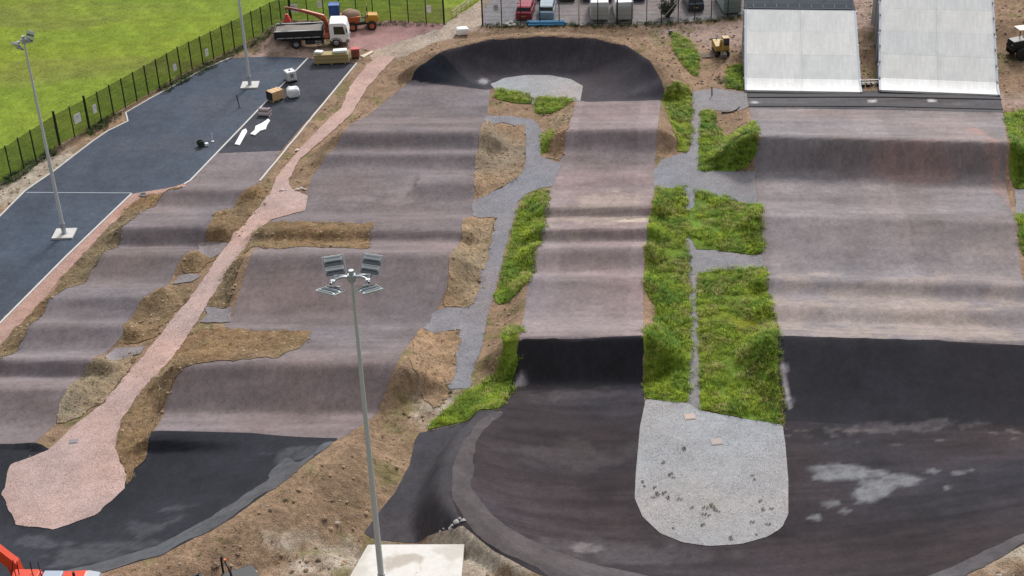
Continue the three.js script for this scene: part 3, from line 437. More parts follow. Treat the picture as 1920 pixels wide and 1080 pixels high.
for (const s of SHEETS.filter((q) => q.grass)) {
  const list = pick(s.f, 34 * s.grass, (x, z) => fbm(x * 0.8, z * 0.8, 3, 401) > 0.3).map(([x, y, z]) => {
    const n = clamp((fbm(x * 0.9, z * 0.9, 4, 402) - 0.5) * 1.8 + 0.5 + rnd(-0.2, 0.2)), m = rnd(), pale = fbm(x * 0.9 + 30, z * 0.9, 3, 403) > 0.56 && m > 0.5, q = 0.65 + 0.7 * rnd();
    const c = pale ? lin(0.34 * q, 0.31 * q, 0.11 * q) : lin(lerp(0.11, 0.33, n) * q, lerp(0.22, 0.41, n) * q, 0.034 * q);
    return [x, y, z, rnd(0.6, 1.4), rnd(0.5, 1.3) * lerp(0.7, 1.2, fbm(x * 0.35 + 70, z * 0.35, 3, 405)), rnd(0, 6.28), c];
  });
  scatter('long_grass', 'long grass blades covering the ' + s.label, T1, leafMat, list);
}
for (const s of SHEETS.filter((q) => q.dry)) {
  scatter('dry_grass', 'dry grass and straw on the ' + s.label, T2, strawMat, pick(s.f, 6 * s.dry, (x, z) => fbm(x * 0.9, z * 0.9, 3, 411) > 0.38).map(([x, y, z]) => { const q = 0.55 + 0.8 * rnd(), g = rnd() < 0.22; return [x, y, z, rnd(0.5, 1.1), rnd(0.25, 0.8), rnd(0, 6.28), g ? lin(0.15 * q, 0.16 * q, 0.045 * q) : lin(0.30 * q, 0.22 * q, 0.115 * q)]; }));
  scatter('soil_clods', 'clods and stones on the ' + s.label, clodGeo, clodMat, pick(s.f, 8).map(([x, y, z]) => { const q = 0.55 + 0.8 * rnd(), r = 0.03 + 0.11 * Math.pow(rnd(), 3); return [x, y + r * 0.2, z, r, 1, rnd(0, 6.28), lin(0.27 * q, 0.195 * q, 0.125 * q)]; }));
}
{
  const fieldSheet = SHEETS.find((q) => q.key === 'field');
  scatter('field_grass', 'short mown grass of the playing field', T3, leafMat, pick(fieldSheet.f, 3.2, (x, z) => x > -72 && z > -172).map(([x, y, z]) => { const n = fbm(x * 0.05, z * 0.11, 4, 21), q = 0.88 + 0.3 * rnd(); return [x, y, z, rnd(0.7, 1.4), rnd(0.5, 1.2), rnd(0, 6.28), lin(lerp(0.155, 0.265, n) * q, lerp(0.23, 0.28, n) * q, 0.028 * q)]; }));
  const bare = { i0: 0, i1: NX, j0: 0, j1: NZ, at: (i, j) => (ROUGH[ix(i, j)] > 0.97 && zs[j] > -170 && Math.abs(xs[i]) < 60 ? -1 : 1) };
  const hard = SHEETS.filter((q) => !q.soft), free = (x, z) => { const i = Math.round((x - X0) / CX), j = zIndex(z); return !hard.some((q) => q.f.at(i, j) < 0.1); };
  scatter('soil_clods', 'clods and stones strewn over the bare earth', clodGeo, clodMat, pick(bare, 2.6, (x, z) => fbm(x * 0.6, z * 0.6, 3, 421) > 0.4 && free(x, z)).map(([x, y, z]) => { const q = 0.5 + 0.95 * rnd(), r = 0.03 + 0.13 * Math.pow(rnd(), 3.5), pale = rnd() < 0.12; return [x, y + r * 0.2, z, r, 1, rnd(0, 6.28), pale ? lin(0.42, 0.36, 0.3) : lin(0.27 * q, 0.185 * q, 0.12 * q)]; }));
  scatter('dry_grass', 'sparse dry weeds on the bare earth', T2, strawMat, pick(bare, 1.7, (x, z) => fbm(x * 0.5 + 20, z * 0.5, 4, 304) > 0.5 && free(x, z)).map(([x, y, z]) => { const q = 0.6 + 0.6 * rnd(), g = rnd() < 0.5; return [x, y, z, rnd(0.4, 1), rnd(0.3, 0.9), rnd(0, 6.28), g ? lin(0.12 * q, 0.15 * q, 0.04 * q) : lin(0.27 * q, 0.2 * q, 0.11 * q)]; }));
  // loose stones on the gravel surfaces
  for (const s of SHEETS.filter((q) => q.mat === G)) { const base = s.col; scatter('loose_stones', 'loose stones on the ' + s.label, clodGeo, clodMat, pick(s.f, 5).map(([x, y, z]) => { const r = 0.014 + 0.026 * Math.pow(rnd(), 2), c = base(x, z), q = 0.75 + 0.55 * rnd(); return [x, y + s.lift + r * 0.2, z, r, 1, rnd(0, 6.28), lin(c[0] * q, c[1] * q, c[2] * q)]; })); }
  // weeds along the foot of the fences
  const weeds = [];
  for (const [a, b, n] of [[[0, 352], [60, 310], 90], [[60, 310], [112, 279], 60], [[165, 250], [215, 218], 90], [[300, 172], [400, 120], 170], [[400, 120], [545, 42], 150], [[560, 42], [830, 48], 110], [[912, 49], [1240, 47], 220], [[1240, 46], [1395, 33], 90], [[1350, 150], [1395, 168], 40]]) for (let k = 0; k < n; k++) { const t = rnd(), g = onGround(lerp(a[0], b[0], t), lerp(a[1], b[1], t)); const q = 0.6 + 0.6 * rnd(); const x = g.x + rnd(-0.6, 0.6), z = g.z + rnd(-0.7, 0.7); weeds.push([x, heightAt(x, z), z, rnd(0.7, 1.5), rnd(0.6, 1.2), rnd(0, 6.28), lin(0.065 * q, 0.105 * q, 0.022 * q)]); }
  scatter('fence_weeds', 'dark green weeds along the foot of the fences', T1, leafMat, weeds);
}
// ---------------------------------------------------------------- builders
const std = (c, roughness = 0.7, metalness = 0, extra = {}) => new THREE.MeshStandardMaterial({ color: c, roughness, metalness, ...extra });
const wear = (c, roughness, amount = 1, size = 2.3) => { const m = TEX.concrete.clone(); m.repeat.set(1 / size, 1 / size); m.needsUpdate = true; return new THREE.MeshStandardMaterial({ color: c, roughness, map: m, bumpMap: m, bumpScale: 0.004 * amount }); };
const P = {
  green: std(lin(0.010, 0.022, 0.017), 0.6, 0.2), galv: std(lin(0.40, 0.43, 0.45), 0.45, 0.6), galvDull: std(lin(0.52, 0.56, 0.58), 0.55, 0.1), lampDark: std(lin(0.11, 0.13, 0.15), 0.4, 0.3), glass: std(lin(0.012, 0.016, 0.02), 0.08, 0),
  concrete: wear(lin(0.55, 0.535, 0.51), 0.9), white: std(lin(0.76, 0.77, 0.77), 0.5), plastic: std(lin(0.72, 0.75, 0.76), 0.45), black: std(lin(0.012, 0.012, 0.013), 0.55), tyre: std(lin(0.018, 0.018, 0.019), 0.9), rim: std(lin(0.32, 0.32, 0.33), 0.5, 0.5), grey: std(lin(0.2, 0.2, 0.21), 0.7),
  orange: std(lin(0.55, 0.13, 0.03), 0.45), red: std(lin(0.42, 0.03, 0.025), 0.45), yellow: std(lin(0.62, 0.36, 0.03), 0.5), blue: std(lin(0.02, 0.07, 0.26), 0.45), pipeBlue: std(lin(0.06, 0.27, 0.52), 0.4), soilLoad: std(lin(0.24, 0.165, 0.11), 1), timber: wear(lin(0.47, 0.36, 0.20), 0.85), ply: wear(lin(0.62, 0.52, 0.40), 0.85), rust: std(lin(0.22, 0.07, 0.05), 0.8),
  signWhite: std(lin(0.75, 0.76, 0.75), 0.5), cream: std(lin(0.62, 0.55, 0.43), 0.6), lampRed: std(lin(0.35, 0.01, 0.01), 0.3), lampClear: std(lin(0.6, 0.6, 0.6), 0.2), khaki: wear(lin(0.34, 0.27, 0.11), 0.8),
};
const shade = (m) => { m.castShadow = m.receiveShadow = true; return m; };
function thing(name, label, category, pos, turn = 0, group) { const o = new THREE.Group(); o.name = numbered(name); o.position.copy(pos); o.rotation.y = turn; o.userData = { label, category }; if (group) o.userData.group = group; scene.add(o); return o; }
function part(name, geos, mat, parent, label) { const list = (Array.isArray(geos) ? geos : [geos]).map((g) => { const n = g.index ? g.toNonIndexed() : g; for (const k of Object.keys(n.attributes)) if (!['position', 'normal', 'uv'].includes(k)) n.deleteAttribute(k); if (!n.attributes.uv) n.setAttribute('uv', new THREE.Float32BufferAttribute(new Float32Array(n.attributes.position.count * 2), 2)); return n; }); const m = shade(new THREE.Mesh(list.length > 1 ? mergeGeometries(list) : list[0], mat)); m.name = name; if (label) m.userData = { label }; parent.add(m); return m; }
function single(name, label, category, geos, mat, pos, turn = 0, group) { const tmp = new THREE.Group(), m = part('x', geos, mat, tmp); m.name = numbered(name); m.userData = { label, category }; if (group) m.userData.group = group; m.position.copy(pos); m.rotation.y = turn; scene.add(m); return m; }
const boxUV = (g) => { const p = g.attributes.position, n = g.attributes.normal, u = []; for (let k = 0; k < p.count; k++) { const ax = Math.abs(n.getX(k)), ay = Math.abs(n.getY(k)), az = Math.abs(n.getZ(k)); if (ay >= ax && ay >= az) u.push(p.getX(k), p.getZ(k)); else if (ax >= az) u.push(p.getZ(k), p.getY(k)); else u.push(p.getX(k), p.getY(k)); } g.setAttribute('uv', new THREE.Float32BufferAttribute(u, 2)); return g; };
const bx = (w, h, d, x = 0, y = 0, z = 0, r = 0, rot) => { const g = r ? new RoundedBoxGeometry(w, h, d, 2, Math.min(r, w / 2.1, h / 2.1, d / 2.1)) : new THREE.BoxGeometry(w, h, d); if (rot) { g.rotateX(rot[0]); g.rotateY(rot[1]); g.rotateZ(rot[2]); } g.translate(x, y, z); return boxUV(g.index ? g.toNonIndexed() : g); };
const cyl = (r0, r1, h, x = 0, y = 0, z = 0, axis = 'y', n = 14) => { const g = new THREE.CylinderGeometry(r1, r0, h, n); if (axis === 'x') g.rotateZ(Math.PI / 2); if (axis === 'z') g.rotateX(Math.PI / 2); g.translate(x, y, z); return g; };
function bar(a, b, r, r1 = r, n = 7) { const A = new THREE.Vector3(...a), B = new THREE.Vector3(...b), g = new THREE.CylinderGeometry(r1, r, A.distanceTo(B), n); g.applyQuaternion(new THREE.Quaternion().setFromUnitVectors(new THREE.Vector3(0, 1, 0), B.clone().sub(A).normalize())); g.translate(...A.add(B).multiplyScalar(0.5).toArray()); return g; }
function beam(a, b, w, h) { const A = new THREE.Vector3(...a), B = new THREE.Vector3(...b), d = B.clone().sub(A), L = d.length(); d.normalize(); const z = new THREE.Vector3(0, 0, 1); if (Math.abs(d.z) > 0.95) z.set(1, 0, 0); const y = new THREE.Vector3().crossVectors(z, d).normalize(), zz = new THREE.Vector3().crossVectors(d, y); const g = new THREE.BoxGeometry(L, h, w); g.applyMatrix4(new THREE.Matrix4().makeBasis(d, y, zz)); g.translate(...A.add(B).multiplyScalar(0.5).toArray()); return g; }
const tube = (pts, r, n = 24, m = 7) => new THREE.TubeGeometry(new THREE.CatmullRomCurve3(pts.map((p) => new THREE.Vector3(...p))), n, r, m, false);
// eight-cornered block: bottom rectangle (x0..x1, half width wb) at y0, top rectangle at y1
function frustum(x0, x1, wb, y0, u0, u1, wt, y1) {
  const v = [[x0, y0, -wb], [x1, y0, -wb], [x1, y0, wb], [x0, y0, wb], [u0, y1, -wt], [u1, y1, -wt], [u1, y1, wt], [u0, y1, wt]], f = [[0, 1, 2, 3], [7, 6, 5, 4], [0, 4, 5, 1], [1, 5, 6, 2], [2, 6, 7, 3], [3, 7, 4, 0]], pos = [];
  for (const q of f) for (const k of [0, 1, 2, 0, 2, 3]) pos.push(...v[q[k]]);
  const g = new THREE.BufferGeometry(); g.setAttribute('position', new THREE.Float32BufferAttribute(pos, 3)); g.computeVertexNormals(); return boxUV(g);
}
function side(pts, width, bevel = 0.05) { const s = new THREE.Shape(pts.map(([a, b]) => new THREE.Vector2(a, b))), g = new THREE.ExtrudeGeometry(s, { depth: width - 2 * bevel, bevelEnabled: true, bevelSize: bevel, bevelThickness: bevel, bevelSegments: 2 }); g.translate(0, 0, -(width - 2 * bevel) / 2); return boxUV(g); }
const headingTo = (a, b) => Math.atan2(-(b.z - a.z), b.x - a.x);
function wheel(parent, r, w, x, z, mat = P.rim, name = 'wheel') {
  const g = new THREE.LatheGeometry([[r * 0.55, -w / 2], [r * 0.92, -w / 2], [r, -w * 0.36], [r, w * 0.36], [r * 0.92, w / 2], [r * 0.55, w / 2]].map((p) => new THREE.Vector2(...p)), 20); g.rotateX(Math.PI / 2); g.translate(x, r, z);
  const t = part(name, g, P.tyre, parent); part('rim', [cyl(r * 0.56, r * 0.56, w * 0.8, x, r, z, 'z', 16), cyl(r * 0.18, r * 0.18, w * 0.96, x, r, z, 'z', 10)], mat, t); return t;
}
// ---------------------------------------------------------------- mesh fences
const meshGeo = (() => { const g = [], Hh = 2.9; for (let k = 0; k <= 36; k++) g.push(new THREE.BoxGeometry(0.025 / 2.5, Hh, 0.008).translate(-0.5 + k / 36, Hh / 2 + 0.08, 0)); for (let k = 0; k <= 6; k++) g.push(new THREE.BoxGeometry(1, 0.014, 0.008).translate(0, 0.1 + k * Hh / 6.1, 0.011)); return mergeGeometries(g.map((q) => q.toNonIndexed())); })();
const postGeo = bx(0.08, 3.1, 0.08, 0, 1.55, 0), stoutGeo = mergeGeometries([bx(0.16, 3.35, 0.16, 0, 1.67, 0), bx(0.2, 0.04, 0.2, 0, 3.37, 0)]);
function fence(label, pts, stout = [], mat = P.green) {          // pts: ground points of the posts
  const o = thing('mesh_fence', label, 'fence', pts[0]);
  pts.forEach((p, k) => {
    const q = shade(new THREE.Mesh(stout.includes(k) ? stoutGeo : postGeo, mat)); q.name = 'post'; q.position.copy(p).sub(pts[0]); const n = pts[Math.min(k + 1, pts.length - 1)], m = pts[Math.max(0, Math.min(k, pts.length - 2))]; q.rotation.y = headingTo(m, n); o.add(q);
    if (k < pts.length - 1) { const L = p.distanceTo(n), w = shade(new THREE.Mesh(meshGeo, mat)); w.name = 'mesh_panel'; w.position.copy(p).add(n).multiplyScalar(0.5).sub(pts[0]); w.rotation.y = headingTo(p, n); w.scale.x = L; o.add(w); }
  });
  return o;
}
const along = (px, counts) => { const w = px.map(([a, b]) => onGround(a, b)), out = [w[0]]; counts.forEach((n, k) => { for (let q = 1; q <= n; q++) { const p = w[k].clone().lerp(w[k + 1], q / n); p.y = heightAt(p.x, p.z); out.push(p); } }); return out; };
fence('dark green mesh fence between the asphalt yard and playing field', along([[-70, 382], [22, 333], [112, 272], [168, 242], [340, 141], [440, 91], [545, 38]], [3, 4, 2, 8, 5, 6]), [7, 9, 28]);
fence('dark green mesh fence behind the truck and dumper', along([[547, 37], [700, 40], [833, 46]], [5, 4]), [9]);
fence('dark green mesh fence in front of the car park', along([[905, 48], [1157, 46], [1240, 44], [1395, 31]], [7, 3, 5]), [0, 7]);
function board(label, px, py, w, h, turnA, turnB) { w *= 1.15; h *= 1.15;
  const c = onGround(px[0], px[1]), o = thing('sign_board', label, 'sign', c, headingTo(onGround(...turnA), onGround(...turnB)));
  part('panel', bx(w, h, 0.03, 0, py, 0.08, 0.012), P.signWhite, o); part('clip', bx(0.05, 0.04, 0.09, -w * 0.3, py + h * 0.3, 0.03), P.galv, o); part('clip', bx(0.05, 0.04, 0.09, w * 0.3, py - h * 0.3, 0.03), P.galv, o);
  part('print', bx(w * 0.5, h * 0.05, 0.008, 0, py + h * 0.22, 0.097), P.grey, o); part('print', bx(w * 0.6, h * 0.025, 0.008, 0, py + h * 0.02, 0.097), P.grey, o);
}
const FA = [22, 333], FB = [545, 38];
board('largest white sign on the yard fence, beside the gate posts', [150, 252], 1.65, 0.75, 0.8, FA, FB);
board('narrow white sign just past the gate posts', [182, 234], 1.65, 0.42, 0.75, FA, FB);
board('small white sign on the yard fence above the green weeds', [330, 147], 1.2, 0.42, 0.6, FA, FB);
board('white sign on the yard fence nearest the far floodlight mast', [389, 117], 1.1, 0.42, 0.7, FA, FB);
board('white sign on the fence corner above the crane arm', [552, 37], 1.35, 0.9, 0.8, [547, 37], [833, 46]);
board('white sign on the fence above the truck', [603, 39], 1.9, 0.4, 0.7, [547, 37], [833, 46]);
board('white sign on the fence beside the open gateway', [806, 45], 1.75, 0.42, 0.7, [547, 37], [833, 46]);
board('pale sign on the car park fence left of the red car', [931, 47], 2.0, 0.45, 0.6, [905, 48], [1157, 46]);

// ---------------------------------------------------------------- floodlight masts
function project(v) { const d = v.clone().sub(EYE), z = d.dot(FWD); return [960 + FOCAL * d.dot(RIGHT) / z, 540 - FOCAL * d.dot(UP) / z]; }
function flood(o, x, y, z, turn, tilt, s = 1) {       // frame of four louvred lamps, its back to local +z
  const f = new THREE.Group(); f.rotation.order = 'YXZ'; f.rotation.set(tilt, turn, 0); f.position.set(x, y, z); f.scale.setScalar(s); f.updateMatrix();
  const put = (name, geos, mat, par, keep) => { const m = part(name, geos, mat, par); if (!keep) m.geometry.applyMatrix4(f.matrix); return m; };
  const fr = put('lamp_frame', [bar([-0.6, -0.55, 0], [-0.6, 0.62, 0], 0.03), bar([0.6, -0.55, 0], [0.6, 0.62, 0], 0.03), bar([-0.6, 0.62, 0], [0.6, 0.62, 0], 0.03), bar([-0.6, -0.55, 0], [0.6, -0.55, 0], 0.03), bx(0.3, 0.2, 0.12, 0, -0.6, 0.06, 0.02)], P.galv, o);
  for (let k = 0; k < 4; k++) { const yy = -0.38 + k * 0.27; const l = put('lamp', [bx(1.04, 0.2, 0.14, 0, yy, -0.03, 0.03), bx(0.9, 0.03, 0.2, 0, yy + 0.11, 0.02)], k % 2 ? P.galvDull : P.lampDark, fr); put('lens', bx(0.92, 0.14, 0.02, 0, yy, -0.11), P.lampClear, l); }
}
function mast(label, base, top, heads, padPx, r0 = 0.21) {
  const b = onGround(...base); let lo = 5, hi = 40; for (let k = 0; k < 40; k++) { const m = (lo + hi) / 2; if (project(b.clone().setY(b.y + m))[1] > top) lo = m; else hi = m; }
  const h = lo; console.log('mast', label, h.toFixed(2), project(b.clone().setY(b.y + h)).map((v) => v.toFixed(0)).join());
  const o = thing('floodlight_mast', label, 'floodlight', b, 0, 'floodlight masts'); o.userData.height = h;
  part('pole', new THREE.CylinderGeometry(r0 * 0.42, r0, h, 12).translate(0, h / 2, 0), P.galvDull, o);
  part('flange', [cyl(r0 * 1.9, r0 * 1.9, 0.05, 0, padPx ? 0.17 : 0.06, 0, 'y', 16), cyl(r0 * 1.15, r0 * 1.15, 0.9, 0, 0.6, 0, 'y', 12)], P.galv, o);
  if (padPx) part('concrete_base', bx(padPx, 0.16, padPx, 0, 0.08, 0, 0.02), P.concrete, o);
  part('hub', [cyl(0.2, 0.2, 0.35, 0, h + 0.05, 0, 'y', 12), cyl(0.13, 0.13, 0.3, 0, h + 0.3, 0, 'y', 12)], P.galv, o);
  for (const [x, z, turn, tilt, s] of heads) {
    part('bracket', [tube([[0, h + 0.05, 0], [x * 0.55, h + 0.12, z * 0.15], [x * 0.95, h + 0.02, z * 0.55], [x, h + 0.05, z]], 0.06, 14), bx(0.22, 0.16, 0.22, x * 0.92, h + 0.02, z * 0.5, 0.02)], P.galv, o);
    flood(o, x, h + (z < 0 ? 0.42 : -0.28) * s, z * (z < 0 ? 1.1 : 1.2), turn, tilt, s);
  }
  return o;
}
mast('tall grey floodlight mast with four lamp frames by the concrete slab', [717, 1102], 522, [[-0.85, -0.5, 0.25, -0.75, 0.86], [0.9, -0.5, -0.35, -0.75, 0.86], [-0.95, 0.55, Math.PI - 0.5, -1.3, 0.86], [0.85, 0.55, Math.PI + 0.45, -1.3, 0.86]], 0, 0.18);
mast('grey floodlight mast with small lamp cluster on the asphalt yard', [121, 440], 78, [[0.45, -0.2, -0.6, -0.5, 0.7], [-0.4, 0.35, Math.PI - 0.6, -0.6, 0.7]], 1.7, 0.17);
mast('grey floodlight mast near the far end of the asphalt yard', [469, 161], -170, [[0.45, -0.2, -0.6, -0.5, 0.7], [-0.4, 0.35, Math.PI - 0.6, -0.6, 0.7]], 1.7, 0.17);

// ---------------------------------------------------------------- kerbs and painted line
function strip(name, label, px, w, h, mat) {
  const pts = px.map(([a, b]) => onGround(a, b)), dense = []; for (let k = 0; k < pts.length - 1; k++) { const n = Math.max(1, Math.round(pts[k].distanceTo(pts[k + 1]) / 1.2)); for (let q = 0; q < n; q++) dense.push(pts[k].clone().lerp(pts[k + 1], q / n)); } dense.push(pts[pts.length - 1]);
  const rows = dense.map((p, k) => { const a = dense[Math.max(0, k - 1)], b = dense[Math.min(dense.length - 1, k + 1)], t = b.clone().sub(a).setY(0).normalize(), s = new THREE.Vector3(-t.z, 0, t.x).multiplyScalar(w / 2), y = heightAt(p.x, p.z); return [[p.x - s.x, y - 0.1, p.z - s.z], [p.x - s.x, y + h, p.z - s.z], [p.x + s.x, y + h, p.z + s.z], [p.x + s.x, y - 0.1, p.z + s.z]]; });
  const pos = [], uv = []; const quad = (a, b, c, d) => { for (const v of [a, b, c, a, c, d]) { pos.push(...v); uv.push(v[0], v[2]); } };
  for (let k = 0; k < rows.length - 1; k++) for (let q = 0; q < 3; q++) quad(rows[k][q], rows[k][q + 1], rows[k + 1][q + 1], rows[k + 1][q]);
  const g = new THREE.BufferGeometry(); g.setAttribute('position', new THREE.Float32BufferAttribute(pos, 3)); g.setAttribute('uv', new THREE.Float32BufferAttribute(uv, 2)); g.computeVertexNormals(); structure(name, label, g, mat);
}
strip('kerb', 'pale concrete edging between yard and dark asphalt lane', [[577, 110], [345, 346]], 0.16, 0.07, P.concrete);
strip('kerb', 'pale concrete edging between asphalt lane and pink path', [[669, 119], [487, 340]], 0.16, 0.08, P.concrete);
strip('kerb', 'pale concrete edging along the pink stone strip', [[247, 364], [125, 481], [0, 607], [-250, 845]], 0.16, 0.08, P.concrete);
strip('kerb', 'pale concrete edging along the fence side of the yard', [[-120, 530], [0, 406], [47, 359], [102, 321], [172, 267], [203, 246], [240, 228], [236, 212], [297, 177], [350, 148], [387, 128], [435, 108]], 0.14, 0.08, P.concrete);
strip('painted_line', 'thin pale line across the asphalt yard', [[50, 361], [247, 362]], 0.1, 0.022, std(lin(0.3, 0.33, 0.36), 0.8));

const oldTar = std(lin(0.055, 0.052, 0.056), 0.95);
strip('asphalt_step', 'low asphalt step along the foot of the start ramps', [[1402, 181], [1640, 180], [1876, 185]], 0.75, 0.11, oldTar);
strip('asphalt_step', 'low asphalt ledge where the ramp apron meets the first straight', [[1405, 198], [1640, 198], [1880, 204]], 0.6, 0.09, oldTar);
// ---------------------------------------------------------------- start ramps
const deck = (c) => { const m = TEX.ramp.clone(); m.repeat.set(1 / 5.5, 1 / 5.5); m.needsUpdate = true; return new THREE.MeshStandardMaterial({ color: c, roughness: 0.8, map: m, bumpMap: m, bumpScale: 0.003 }); };
function ramp(label, bl, br, run, rise, rows, gate) {
  const L = atHeight(bl[0], bl[1], 0.35), R = atHeight(br[0], br[1], 0.35), w = L.distanceTo(R), mid = L.clone().add(R).multiplyScalar(0.5); mid.y = 0;
  const o = thing('start_ramp', label, 'start ramp', mid, headingTo(L, R) - 0.07, 'concrete start ramps');           // local +x across, -z up the ramp
  const prof = (t) => { const s = t * run; return 0.38 + (s < 2.2 ? 0.07 * s * s : 0.07 * 4.84 + (rise - 0.34) * (s - 2.2) / (run - 2.2)); };
  const mats = [lin(0.63, 0.635, 0.62), lin(0.615, 0.62, 0.61), lin(0.65, 0.65, 0.63), lin(0.59, 0.60, 0.595)].map(deck), apron = [lin(0.76, 0.76, 0.75), lin(0.71, 0.71, 0.70)].map(deck);
  const ts = [0, 2.2 / run]; for (let k = 1; k <= rows; k++) ts.push(lerp(2.2 / run, 1, k / rows));
  for (let r = 0; r < ts.length - 1; r++) for (let c = 0; c < 2; c++) {
    const a = ts[r], b = ts[r + 1], n = r === 0 ? 5 : 2, gap = 0.005, x0 = -w / 2 + c * w / 2 + gap, x1 = x0 + w / 2 - 2 * gap, pos = [], up = (r * 7 + c * 3) % 3 * 0.0015, pt = (t, y) => [-t * run, prof(t) + y];
    const quad = (p, q, s, u) => pos.push(...p, ...q, ...s, ...p, ...s, ...u), A = a + gap / run, B = b - gap / run;
    for (let k = 0; k < n; k++) { const t0 = lerp(A, B, k / n), t1 = lerp(A, B, (k + 1) / n), [z0, y0] = pt(t0, up), [z1, y1] = pt(t1, up); quad([x0, y0, z0], [x1, y0, z0], [x1, y1, z1], [x0, y1, z1]); quad([x0, y0 - 0.2, z0], [x0, y1 - 0.2, z1], [x1, y1 - 0.2, z1], [x1, y0 - 0.2, z0]); quad([x0, y0 - 0.2, z0], [x0, y0, z0], [x0, y1, z1], [x0, y1 - 0.2, z1]); quad([x1, y0, z0], [x1, y0 - 0.2, z0], [x1, y1 - 0.2, z1], [x1, y1, z1]); }
    { const [z0, y0] = pt(A, up), [z1, y1] = pt(B, up); quad([x0, y0 - 0.2, z0], [x1, y0 - 0.2, z0], [x1, y0, z0], [x0, y0, z0]); quad([x0, y1, z1], [x1, y1, z1], [x1, y1 - 0.2, z1], [x0, y1 - 0.2, z1]); }
    const g = new THREE.BufferGeometry(); g.setAttribute('position', new THREE.Float32BufferAttribute(pos, 3)); g.computeVertexNormals(); boxUV(g);
    part('deck_panel', g, r === 0 ? apron[(c + (gate ? 1 : 0)) % 2] : mats[(r * 5 + c * 2 + (gate ? 0 : 1)) % 4], o);
  }
  const N = 10;
  for (const s of [-1, 1]) {
    const side = [], edge = [], x = s * (w / 2 + 0.10);
    for (let k = 0; k < N; k++) { const a = k / N, b = (k + 1) / N; edge.push(beam([x, prof(a) - 0.11, -a * run], [x, prof(b) - 0.11, -b * run], 0.2, 0.24)); side.push(frustum(0, 0.08, (b - a) * run / 2, 0, 0, 0.08, (b - a) * run / 2, (prof(a) + prof(b)) / 2 - 0.22).translate(x - 0.04, 0, -(a + b) / 2 * run)); }
    part('side_wall', side, P.sideWall, o); part('edge_beam', edge, P.edgePale, o);
    for (let k = 2; k <= N; k += 2) part('support_post', bx(0.14, prof(k / N) - 0.1, 0.14, x + s * 0.13, (prof(k / N) - 0.1) / 2, -k / N * run), P.galvDull, o);
  }
  const top = prof(1);
  part('start_platform', bx(w + 0.4, 0.2, 3.2, 0, top - 0.1, -run - 1.66), P.gateDark, o);
  if (gate) { const g = part('start_gate', [bx(w - 0.2, 0.05, 0.75, 0, top + 0.10, -run - 0.75, 0.01, [0.28, 0, 0]), bx(w - 0.2, 0.06, 0.3, 0, top + 0.05, -run - 0.2, 0.01)], P.gateBlue, o); for (let k = 0; k < 9; k++) part('lane_marker', bx(0.035, 0.012, 0.5, -w / 2 + 0.7 + k * (w - 1.4) / 8, top + 0.15, -run - 0.75, 0, [0.28, 0, 0]), P.grey, g); }
  part('handrail', [...[0, 0.55, 1.1].map((h) => bar([-w / 2, top + h, -run - 3.2], [w / 2, top + h, -run - 3.2], 0.03)), ...[0, 1, 2, 3, 4].map((k) => bar([-w / 2 + k * w / 4, top - 0.05, -run - 3.2], [-w / 2 + k * w / 4, top + 1.1, -run - 3.2], 0.035))], P.galv, o);
  part('platform_frame', [-1, 0, 1].flatMap((k) => [bar([k * (w / 2 - 0.2), 0, -run - 0.4], [k * (w / 2 - 0.2), top - 0.2, -run - 0.4], 0.09), bar([k * (w / 2 - 0.2), 0, -run - 3], [k * (w / 2 - 0.2), top - 0.2, -run - 3], 0.09)]), P.galvDull, o);
  return o;
}
P.sideWall = std(lin(0.16, 0.175, 0.2), 0.7); P.edgePale = std(lin(0.36, 0.39, 0.44), 0.7); P.gateDark = std(lin(0.022, 0.03, 0.042), 0.95); P.gateBlue = std(lin(0.02, 0.03, 0.045), 0.9);
{ // level concrete slab round the foot of the tall mast
  const w = [[690, 1022], [870, 1021], [862, 1110], [640, 1110]].map(([a, b]) => atHeight(a, b, 1.9)), c = w.reduce((t, p) => t.add(p), new THREE.Vector3()).multiplyScalar(0.25);
  const g = new THREE.ExtrudeGeometry(new THREE.Shape(w.map((p) => new THREE.Vector2(p.x - c.x, -(p.z - c.z)))), { depth: 0.5, bevelEnabled: true, bevelSize: 0.02, bevelThickness: 0.02, bevelSegments: 2, steps: 1 }); g.rotateX(-Math.PI / 2); g.translate(0, -0.5, 0);
  const n = 512, a = new Uint8Array(n * n * 4), q = atHeight(745, 1050, 1.9).sub(c); for (let j = 0; j < n; j++) for (let i = 0; i < n; i++) { const x = i / n * 10 - 5, z = j / n * 10 - 5, b = 0.9 * smooth(0.05, 0.55, 1 - Math.hypot((x - q.x) / 1.5, (z - q.z) / 0.9) + 1.6 * (fbm(x * 1.1 + 9, z * 1.3 + 9, 4, 93) - 0.5)) + 0.5 * smooth(0.45, 0.65, fbm(x * 0.6 + 30, z * 0.6 + 30, 4, 94)), v = 0.93 + 0.12 * (fbm(x * 5 + 50, z * 5 + 50, 3, 95) - 0.5), k = (j * n + i) * 4; a[k] = 255 * lerp(0.64, 0.42, clamp(b)) * v; a[k + 1] = 255 * lerp(0.62, 0.37, clamp(b)) * v; a[k + 2] = 255 * lerp(0.575, 0.315, clamp(b)) * v; a[k + 3] = 255; }
  const t = new THREE.DataTexture(a, n, n); t.magFilter = THREE.LinearFilter; t.needsUpdate = true; boxUV(g); const u = g.attributes.uv; for (let k = 0; k < u.count; k++) u.setXY(k, (u.getX(k) + 5) / 10, (u.getY(k) + 5) / 10);
  single('concrete_slab', 'white concrete slab at the foot of the tall floodlight mast', 'slab', g, new THREE.MeshStandardMaterial({ map: t, roughness: 0.9 }), c);
}
ramp('lower concrete start ramp with dark starting gate at its top', [1401, 172], [1612, 170], 11.6, 3.9, 3, true);
